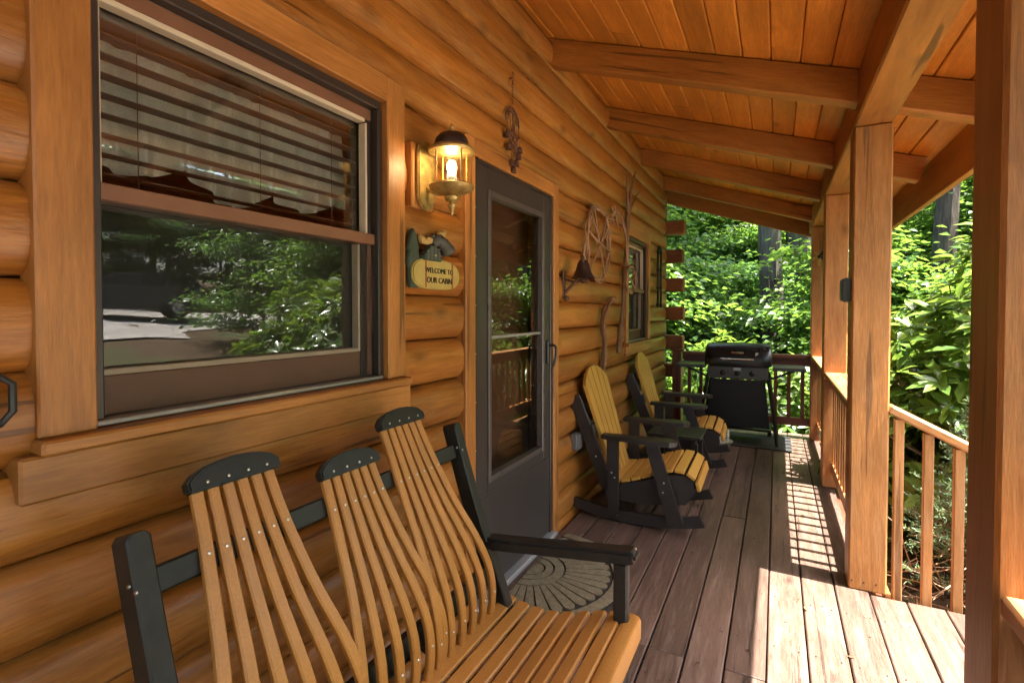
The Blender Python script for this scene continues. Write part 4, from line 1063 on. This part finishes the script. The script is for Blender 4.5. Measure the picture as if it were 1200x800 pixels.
# ================================================================== blinds and curtains behind the glass
def blinds(W, label):
    y0, y1, z0, z1 = W
    t = thing('window_blind', label, 'blind', (-.098, (y0 + y1) / 2, z0), 0, 'slatted window blinds')
    hw = (y1 - y0) / 2 - .03
    blk('head_rail', (-.025, -hw, z1 - z0 - .07), (.02, hw, z1 - z0 - .03), 'blind_slat', t, .004)
    z_ = z1 - z0 - .10
    while z_ > .46:
        beam('slat', (0, -hw, z_), (0, hw, z_), .046, .003, 'blind_slat', t, (.06, 0, 1), .0008); z_ -= .0435
    for y_ in (-hw * .75, 0.02, hw * .72): tube('cord', [(.022, y_, z1 - z0 - .07), (.022, y_, z_ + .04)], .0012, 'blind_slat', t, 4)
    return t
def valance(W, label):
    y0, y1, z0, z1 = W
    ny, nz = 200, 10; V = []; F = []
    for i in range(ny + 1):
        u = i / ny; y_ = y0 + .02 + (y1 - y0 - .04) * u
        zb = z1 - .34 - .055 * abs(math.sin(u * PI * 3.1)) ** 1.0 + .05 * math.sin(u * 9) * .3
        for j in range(nz + 1):
            t = j / nz; z_ = (z1 - .08) * (1 - t) + zb * t
            V.append((-.160 + .017 * math.sin(u * 70 + 1.2 * math.sin(u * 13)) * (.5 + t * .6) + .006 * math.sin(u * 31 + t * 2), y_, z_))
    for i in range(ny):
        for j in range(nz): a = i * (nz + 1) + j; F.append((a, a + 1, a + nz + 2, a + nz + 1))
    return ob('lace_valance', mesh('lace_valance', V, F, 80), 'lace', label=label, cat='curtain', group='lace window valances')
blinds(W1, 'half raised brown slat blind inside the near window'); valance(W1, 'gathered cream lace valance inside the near window')
blinds(W2, 'brown slat blind inside the small far window'); valance(W2, 'pale lace valance inside the small far window')

# ================================================================== foliage
def leafmesh(name, C, D, U, L, Wd, kind='diamond', fold=.25, curl=.0):
    """C centres, D directions, U up-normals (n,3); L lengths, Wd widths."""
    n_ = len(C); D = D / np.linalg.norm(D, axis=1, keepdims=True)
    S = np.cross(D, U); S /= np.maximum(np.linalg.norm(S, axis=1, keepdims=True), 1e-6); Nn = np.cross(S, D)
    L = L[:, None]; Wd = Wd[:, None]
    if kind == 'diamond':
        b = C; tip = C + D * L - Nn * L * curl; l_ = C + D * L * .48 - S * Wd / 2 + Nn * Wd * fold; r_ = C + D * L * .48 + S * Wd / 2 + Nn * Wd * fold
        V = np.stack([b, r_, tip, l_], 1).reshape(-1, 3); nv = 4
        T = np.array([[0, 1, 2], [0, 2, 3]])
    else:
        P = []
        for t, ww, dr in ((0, .08, 0), (.28, .42, .02), (.62, .5, .09), (1, .02, .26)):
            c = C + D * L * t - Nn * L * dr * curl * 4
            if ww < .05: P.append(c)
            elif ww < .1: P.append(c)
            else: P += [c - S * Wd * ww + Nn * Wd * fold * ww, c - Nn * Wd * .02, c + S * Wd * ww + Nn * Wd * fold * ww]
        V = np.stack(P, 1).reshape(-1, 3); nv = 8
        T = np.array([[0, 2, 1], [0, 3, 2], [1, 2, 5], [1, 5, 4], [2, 3, 6], [2, 6, 5], [4, 5, 7], [5, 6, 7]])
    F = (np.arange(n_)[:, None, None] * nv + T[None]).reshape(-1, 3)
    return tri_mesh(name, V, F)
def tri_mesh(name, V, F):
    me = bpy.data.meshes.new(name); me.vertices.add(len(V)); me.vertices.foreach_set('co', np.ascontiguousarray(V, dtype=np.float32).ravel())
    me.loops.add(F.size); me.loops.foreach_set('vertex_index', np.ascontiguousarray(F, dtype=np.int32).ravel())
    me.polygons.add(len(F)); me.polygons.foreach_set('loop_start', np.arange(0, F.size, 3, dtype=np.int32))
    me.update(calc_edges=True); return me
def unit(n_): 
    v = rng.normal(size=(n_, 3)); return v / np.linalg.norm(v, axis=1, keepdims=True)

def tree_proto(seed, H, tr, cb, cr, nspray, per, leaf, top_taper=.5, spray_r=.55, low=False):
    """Returns (trunk mesh, crown mesh): a trunk with limbs, each limb ending in flat sprays of leaves."""
    q = random.Random(seed); P = []; parts = []
    tp = []; 
    for k in range(9):
        t = k / 8; tp.append((.25 * math.sin(t * 3 + seed) * t * H * .05, .25 * math.cos(t * 2.3 + seed) * t * H * .05, t * H * .93))
    rad = [tr * (1.35 if k == 0 else 1) * (1 - .82 * k / 8) + .01 for k in range(9)]
    parts.append(tubemesh(tp, rad, 10))
    tips = []
    nl = 26 if not low else 18
    for i in range(nl):
        t = cb + (1 - cb) * (i / (nl - 1)) ** .9 * .97; zz = t * H * .93
        k = min(7, int(t * 8)); a = q.uniform(0, 2 * PI)
        ctr = Vector(tp[k]).lerp(Vector(tp[k + 1]), t * 8 - k)
        u = (t - cb) / (1 - cb); ln = cr * (.55 + .6 * math.sin(PI * min(1, u * .85 + .12))) * q.uniform(.7, 1.1) * (1 - .35 * u)
        el = q.uniform(-.05, .35) + .5 * u
        d = Vector((math.cos(a) * math.cos(el), math.sin(a) * math.cos(el), math.sin(el)))
        pts = [ctr, ctr + d * ln * .35 + Vector((0, 0, .03 * ln)), ctr + d * ln * .7 + Vector((0, 0, .02 * ln)), ctr + d * ln + Vector((0, 0, -.05 * ln))]
        r0 = max(.012, tr * .34 * (1 - .7 * u)); parts.append(tubemesh(pts, [r0, r0 * .7, r0 * .4, .006], 5))
        m = max(3, int(nspray / nl))
        for _ in range(m):
            f_ = q.uniform(.25, 1.05); side = d.cross(Vector((0, 0, 1)))
            c = ctr + d * ln * f_ + side * q.gauss(0, .24) * ln * (.4 + f_ * .6) + Vector((0, 0, q.gauss(0, .06) * ln)); tips.append((c, d))
    C = np.array([c for c, d in tips]); Dm = np.array([d for c, d in tips]); n_ = len(C)
    off = rng.normal(size=(n_, per, 3)) * np.array([spray_r, spray_r, spray_r * .22])
    CC = (C[:, None] + off).reshape(-1, 3)
    DD = off + Dm[:, None] * .5 + rng.normal(size=(n_, per, 3)) * .35; DD[..., 2] = DD[..., 2] * .4 - .18
    DD = DD.reshape(-1, 3)
    UU = np.array([0, 0, 1.0]) + rng.normal(size=(n_ * per, 3)) * .38
    s_ = leaf * rng.uniform(.7, 1.25, n_ * per)
    crown = leafmesh('crown', CC, DD, UU, s_, s_ * .68, 'diamond', .18, .15)
    v, f = merge(parts); return mesh('trunk', v, f, 60), crown
PROTO = {
    'tall_a': tree_proto(1, 13.5, .24, .30, 3.0, 340, 34, .24),
    'tall_b': tree_proto(2, 12.0, .20, .22, 2.8, 320, 34, .23),
    'mid_a': tree_proto(3, 7.5, .11, .10, 2.3, 300, 46, .145, low=True, spray_r=.45),
    'mid_b': tree_proto(4, 6.2, .09, .08, 2.1, 290, 46, .14, low=True, spray_r=.42),
    'sap_a': tree_proto(5, 4.2, .05, .06, 1.6, 220, 50, .115, low=True, spray_r=.34),
    'sap_b': tree_proto(6, 3.2, .04, .04, 1.4, 200, 50, .11, low=True, spray_r=.30),
}
def plant_tree(kind, x, y, s, rz, label, name, mat, bark, group):
    tr_, cr_ = PROTO[kind]
    t = thing(name, label, 'tree', (x, y, hgt(x, y) - .05), rz, group); t.scale = (s, s, s)
    for nm, me, mt in (('trunk', tr_, bark), ('crown', cr_, mat)):
        o = bpy.data.objects.new(nm, me)
        if not me.materials: me.materials.append(M[mt])
        o.parent = t; COL.objects.link(o)
        o.material_slots[0].link = 'OBJECT'; o.material_slots[0].material = M[mt]
    return t
LAB = {'tall': 'tall leafy forest tree', 'mid_': 'mid-height bushy forest tree', 'sap_': 'young broadleaf sapling'}
NAME = {'tall': 'forest_tree', 'mid_': 'bushy_tree', 'sap_': 'sapling'}
TREES = [
    # far end of the porch
    ('sap_a', -1.4, 9.0), ('sap_b', -.3, 9.6), ('sap_b', 3.0, 10.6), ('sap_b', 3.6, 9.2), ('sap_b', -3.2, 9.6), ('sap_a', 5.4, 9.4),
    ('mid_a', -2.6, 11.6), ('mid_b', -1.4, 12.8), ('mid_a', 3.9, 13.4), ('mid_b', 4.6, 11.4), ('mid_a', 7.0, 11.0), ('mid_b', -5.2, 11.6),
    ('mid_a', .4, 15.0), ('mid_b', 3.2, 15.4), ('mid_a', 5.8, 14.6), ('mid_b', -3.0, 15.2), ('mid_a', 8.8, 14.2),
    ('mid_b', 1.5, 16.6), ('sap_a', .6, 13.4), ('sap_a', 2.3, 14.2), ('sap_b', -.9, 10.9), ('sap_b', 2.9, 11.6), ('sap_a', 1.3, 15.3), ('sap_b', .5, 11.9), ('sap_b', 2.2, 10.0), ('mid_a', .2, 19.0),
    ('tall_a', -1.0, 17.8), ('tall_b', 2.0, 18.6), ('tall_a', 5.0, 18.2), ('tall_b', 8.0, 17.4), ('tall_a', -4.4, 18.0), ('tall_b', 11.0, 17.8), ('tall_b', -8.0, 16.5),
    ('tall_a', .6, 23), ('tall_b', 4.0, 24), ('tall_a', 8.0, 23.5), ('tall_b', -4, 24), ('tall_a', 12.5, 24), ('tall_b', 17, 21.5),
    ('mid_a', 2.0, 21), ('mid_b', 6.6, 21.5), ('mid_a', -1.8, 21.5), ('mid_b', 10.4, 20.6),
    # beyond the drive, seen as reflections
    ('tall_a', 27.5, 6), ('tall_b', 29, 11), ('tall_a', 28.5, 16.5), ('tall_b', 27, 1), ('tall_a', 30, 21), ('mid_a', 26.8, 8.6), ('mid_b', 27.6, 13.8), ('mid_a', 26.2, 3.5), ('mid_b', 27.2, 18.6),
    ('mid_a', 22.5, 19.5), ('tall_b', 22.0, 23.5), ('mid_b', 18.0, 18.0), ('mid_a', 14.0, 17.0), ('tall_a', 26, -6), ('tall_b', 25, -13), ('mid_b', 22.6, -3.5), ('mid_b', 5.2, -4.4), ('mid_a', 10.0, -8), ('tall_b', 15, -14), ('tall_a', 7, -15),  # the bushy tree nearest the porch is unseen, added to darken the near wall
    ('mid_a', 25.0, 14.6), ('mid_b', 25.4, 10.8), ('mid_a', 24.8, 6.2), ('mid_b', 24.4, 17.4), ('sap_a', 23.6, 13.0), ('sap_a', 23.8, 9.0), ('sap_b', 24.0, 5.0), ('tall_b', 31.5, 8.5), ('tall_a', 32, 13.5), ('tall_b', 33, 18),
    ('mid_b', 11.6, 12.2), ('sap_a', 9.0, 10.2), ('sap_b', 7.4, 8.6), ('sap_a', 11.2, 9.4),
]
rt = random.Random(12)
for i, (k, x, y) in enumerate(TREES):
    nm = NAME[k[:4]]
    where = 'beyond the far end of the porch' if x < 9 and y > 8 else 'across the drive, mirrored in the window glass'  # the added shade tree by the near railing shares the second wording
    plant_tree(k, x, y, rt.uniform(.88, 1.12), rt.uniform(0, 6.28), LAB[k[:4]] + ' ' + where, nm, 'leaf_beech' if i % 3 else 'leaf_maple', 'bark_brown' if k[:4] != 'tall' else 'bark_grey', nm.replace('_', ' ') + 's ' + where)
# the big bare trunks that show between the leaves
def big_trunk(x, y, r_, lab, lean=0):
    t = thing('old_tree', lab, 'tree', (x, y, hgt(x, y) - .1), 0)
    pts = [(lean * z_ * .04 + .06 * math.sin(z_ * .5 + x), .05 * math.cos(z_ * .4), z_) for z_ in np.linspace(0, 13, 12)]
    pts = spline(pts, 6); nr = len(pts)
    v, f = tubemesh(pts, [r_ * (1 - .0055 * i + .5 * math.exp(-i / 3)) for i in range(nr)], 40)
    q = random.Random(int(x * 100)); ph = [q.uniform(0, 6.28) for _ in range(40)]
    for i in range(len(v)):      # furrowed bark
        r, c = divmod(i, 40); e = Vector(v[i]) - Vector(pts[r]); k = 1 + .045 * math.sin(r * .55 + ph[c]) + (.05 if c % 2 else -.03) + .03 * math.sin(c * .47 + r * .2)
        v[i] = Vector(pts[r]) + e * k
    ob('trunk', mesh('trunk', v, f, 60), 'bark_grey', t)
    o = bpy.data.objects.new('crown', PROTO['tall_b'][1]); o.parent = t; o.location = (0, 0, 8.2); o.scale = (.55, .55, .5); COL.objects.link(o)
    o.material_slots[0].link = 'OBJECT'; o.material_slots[0].material = M['leaf_maple']
big_trunk(1.10, 11.2, .21, 'large grey tree trunk, left of the pair above the grill')
big_trunk(1.72, 12.4, .30, 'thick dark tree trunk, right of the pair above the grill')
big_trunk(3.45, 9.9, .15, 'grey tree trunk standing behind the rhododendron right of the post', .6)

# ---- rhododendrons
def rhodo_proto(seed, nwh, rx, ry, rz, leaf=.15):
    q = np.random.default_rng(seed)
    d = q.normal(size=(nwh, 3)); d[:, 2] = np.abs(d[:, 2]) * 1.0 - .25 * q.random(nwh); d /= np.linalg.norm(d, axis=1, keepdims=True)
    rr = (1 - .42 * q.random(nwh) ** 2.2) * (1 + .10 * np.sin(d[:, 0] * 5 + seed) + .08 * np.sin(d[:, 1] * 7))
    C = d * rr[:, None] * np.array([rx, ry, rz]); C[:, 2] += rz * .12
    C[:, 2] = np.maximum(C[:, 2], .08)
    ax = d + np.array([0, 0, .55]) + q.normal(size=(nwh, 3)) * .28; ax /= np.linalg.norm(ax, axis=1, keepdims=True)
    per = 10
    t1 = np.cross(ax, [0.3, .9, .1]); t1 /= np.linalg.norm(t1, axis=1, keepdims=True); t2 = np.cross(ax, t1)
    an = (np.arange(per) * 2 * PI / per * 1.0)[None] + q.random((nwh, 1)) * 6.28 + q.normal(size=(nwh, per)) * .25
    el = q.uniform(-.25, .75, (nwh, per))
    D = (np.cos(an)[..., None] * t1[:, None] + np.sin(an)[..., None] * t2[:, None]) * np.cos(el)[..., None] + ax[:, None] * np.sin(el)[..., None]
    U = ax[:, None] - D * np.sum(ax[:, None] * D, -1, keepdims=True) + q.normal(size=(nwh, per, 3)) * .12
    CC = (C[:, None] + D * .012).reshape(-1, 3); D = D.reshape(-1, 3); U = U.reshape(-1, 3)
    s_ = leaf * q.uniform(.7, 1.2, nwh * per)
    crown = leafmesh('foliage', CC, D, U, s_, s_ * .33, 'long', .22, .20)
    parts = []
    idx = q.choice(nwh, min(nwh, 130), replace=False)
    for i in idx:
        e = Vector(C[i]); b = Vector((q.normal() * .12 * rx, q.normal() * .12 * ry, 0)); m = b.lerp(e, .5) + Vector((q.normal() * .10, q.normal() * .10, -.12 * rz + q.normal() * .06))
        parts.append(tubemesh(spline([b, m, e], 3), [.017, .015, .013, .010, .008, .006, .004], 5))
    v, f = merge(parts); return mesh('branches', v, f, 60), crown
RP = [rhodo_proto(21, 900, 1.15, 1.15, 1.55), rhodo_proto(22, 700, 1.0, 1.1, 1.35), rhodo_proto(23, 460, .95, .95, 1.1)]
def rhodo(k, x, y, s, rz, lab, z=None):
    t = thing('rhododendron', lab, 'shrub', (x, y, hgt(x, y) - .02 if z is None else z), rz, 'rhododendron shrubs'); t.scale = (s, s, s)
    for nm, me, mt in (('branches', RP[k][0], 'twig_bark'), ('foliage', RP[k][1], 'leaf_rhodo')): 
        o = ob(nm, me, mt, t)
        o['kind'] = 'stuff'
rhodo(0, 3.9, 6.0, 1.25, .3, 'big sunlit rhododendron behind the rounded one by the stair rail')
rhodo(0, 3.2, 5.25, 1.2, 1.7, 'rounded sunlit rhododendron nearest the stair rail, in front of the taller ones', -.12)
rhodo(1, 3.35, 6.7, 1.3, 2.0, 'rhododendron between the middle and far porch posts')
rhodo(0, 5.0, 5.9, 1.3, 4.0, 'tall rhododendron farther out, behind the sunlit one')
rhodo(1, .95, 8.0, 1.15, 1.1, 'rhododendron beyond the end railing, right of the grill')
rhodo(2, -.55, 8.1, 1.2, 3.0, 'low rhododendron beyond the end railing, by the log corner')
rhodo(2, 3.2, -.9, 1.3, .9, 'unseen rhododendron beside the camera, added to shade the near wall')  # added out of view to keep light off the near end of the wall
rhodo(2, 3.2, -3.2, 1.4, 2.9, 'unseen rhododendron behind the camera, added to shade the near wall')  # second added light blocker, never in view
rhodo(2, 2.6, 8.6, 1.3, 5.2, 'rhododendron past the far corner post')
# ---- dwarf spruce by the stair rail
def spruce(x, y, H, r0, lab):
    q = np.random.default_rng(77); t = thing('dwarf_spruce', lab, 'shrub', (x, y, hgt(x, y) - .02), 0)
    v, f = tubemesh([(0, 0, 0), (.01, 0, H * .5), (0, 0, H * .97)], [.03, .02, .006], 7); parts = [(v, f)]
    Cs = []; Ds = []
    for i in range(260):
        u = q.random() ** .8; zz = H * (.30 + .68 * u); ln = r0 * (1.05 - .95 * u) * q.uniform(.75, 1.1); a = q.random() * 6.28
        d = np.array([math.cos(a), math.sin(a), .28]); e = np.array([0, 0, zz]) + d * ln
        parts.append(tubemesh([(0, 0, zz - .02), tuple(e * .5 + np.array([0, 0, zz * .5 - .02])), tuple(e)], [.006, .004, .002], 4))
        for b in range(9):
            s0 = np.array([0, 0, zz]) + d * ln * (.35 + .65 * b / 8); td = d + q.normal(size=3) * .55; td /= np.linalg.norm(td)
            for k in range(18):
                Cs.append(s0 + td * .075 * k / 18); Ds.append(td * .55 + q.normal(size=3) * .55)
    C = np.array(Cs); D = np.array(Ds); n_ = len(C)
    U = q.normal(size=(n_, 3)); L = q.uniform(.016, .028, n_)
    v, f = merge(parts); ob('branches', mesh('branches', v, f, 60), 'twig_bark', t)
    o = ob('needles', leafmesh('needles', C, D, U, L, L * .22, 'diamond', .1, 0), 'leaf_spruce', t); o['kind'] = 'stuff'
    # dry dead twigs low down
    pr = []
    for i in range(160):
        a = q.random() * 6.28; r_ = r0 * q.uniform(.1, 1.0); b = Vector((r_ * math.cos(a), r_ * math.sin(a), q.uniform(.02, H * .42))); e = b + Vector((q.normal() * .16, q.normal() * .16, q.normal() * .10)); m = b.lerp(e, .5) + Vector((q.normal() * .05, q.normal() * .05, q.normal() * .05))
        pr.append(tubemesh([b, m, e], [.004, .003, .0015], 4))
    v, f = merge(pr); o = ob('dead_twigs', mesh('dead_twigs', v, f, 60), 'vine_bark', t); o['kind'] = 'stuff'
spruce(2.28, 3.50, 1.66, .46, 'small pale green spruce shrub just behind the stair balusters')
# ---- leaf litter beside the porch
n_ = 9000
xy = np.stack([rng.uniform(1.8, 8, n_), rng.uniform(1.5, 12, n_)], 1); m2 = 5000
xy = np.concatenate([xy, np.stack([rng.uniform(-4, 4, m2), rng.uniform(6.8, 13, m2)], 1)])
C = np.array([(x, y, hgt(x, y) + .012) for x, y in xy]); n_ = len(C)
D = rng.normal(size=(n_, 3)); D[:, 2] *= .25; U = np.array([0, 0, 1.0]) + rng.normal(size=(n_, 3)) * .45; s_ = rng.uniform(.05, .10, n_)
ob('leaf_litter', leafmesh('leaf_litter', C, D, U, s_, s_ * .6, 'diamond', .2, .2), 'leaf_litter', label='dry brown leaf litter on the ground beside the porch', kind='stuff')

# ================================================================== parked car, mirrored in the window
CR = thing('parked_car', 'dark parked car on the gravel drive, mirrored at the left of the window', 'car', (18.4, 9.5, hgt(18.4, 9.5) + .04), R(112))
side = [(-2.2, .42), (-2.25, .80), (-2.12, 1.02), (-1.5, 1.10), (-1.0, 1.12), (-.35, 1.52), (.9, 1.58), (1.85, 1.50), (2.18, 1.08), (2.25, .75), (2.2, .40), (1.8, .32), (-1.8, .32)]
bd = prism('body', side, -.88, .88, 'car_paint', CR, 'xz', .05)
for sg in (-1, 1):
    for pts in ([(-.82, 1.12), (-.28, 1.45), (.30, 1.49), (.30, 1.12)], [(.38, 1.12), (.38, 1.49), (1.05, 1.49), (1.05, 1.12)], [(1.13, 1.12), (1.13, 1.48), (1.72, 1.42), (1.92, 1.12)]):
        prism('window', pts, sg * .882, sg * .896, 'car_glass', CR, 'xz')
    for x_ in (-1.42, 1.40):
        wh = lathe('wheel', [(.05, -.11), (.30, -.11), (.34, -.07), (.34, .07), (.30, .11), (.05, .11)], 'tyre', CR, 20, (x_, sg * .82, .34), 'y')
        lathe('rim', [(.03, sg * .112), (.20, sg * .114), (.21, sg * .105), (.03, sg * .10)], 'alu_grey', wh, 16, (x_, sg * .82, .34), 'y')
    prism('headlight', [(-2.235, .74), (-2.15, .90), (-1.95, .90), (-2.0, .76)], sg * .70, sg * .885, 'chrome', CR, 'xz', .01)
    prism('tail_light', [(2.12, .90), (2.215, .92), (2.16, 1.08), (2.05, 1.08)], sg * .72, sg * .888, 'sign_red', CR, 'xz', .01)
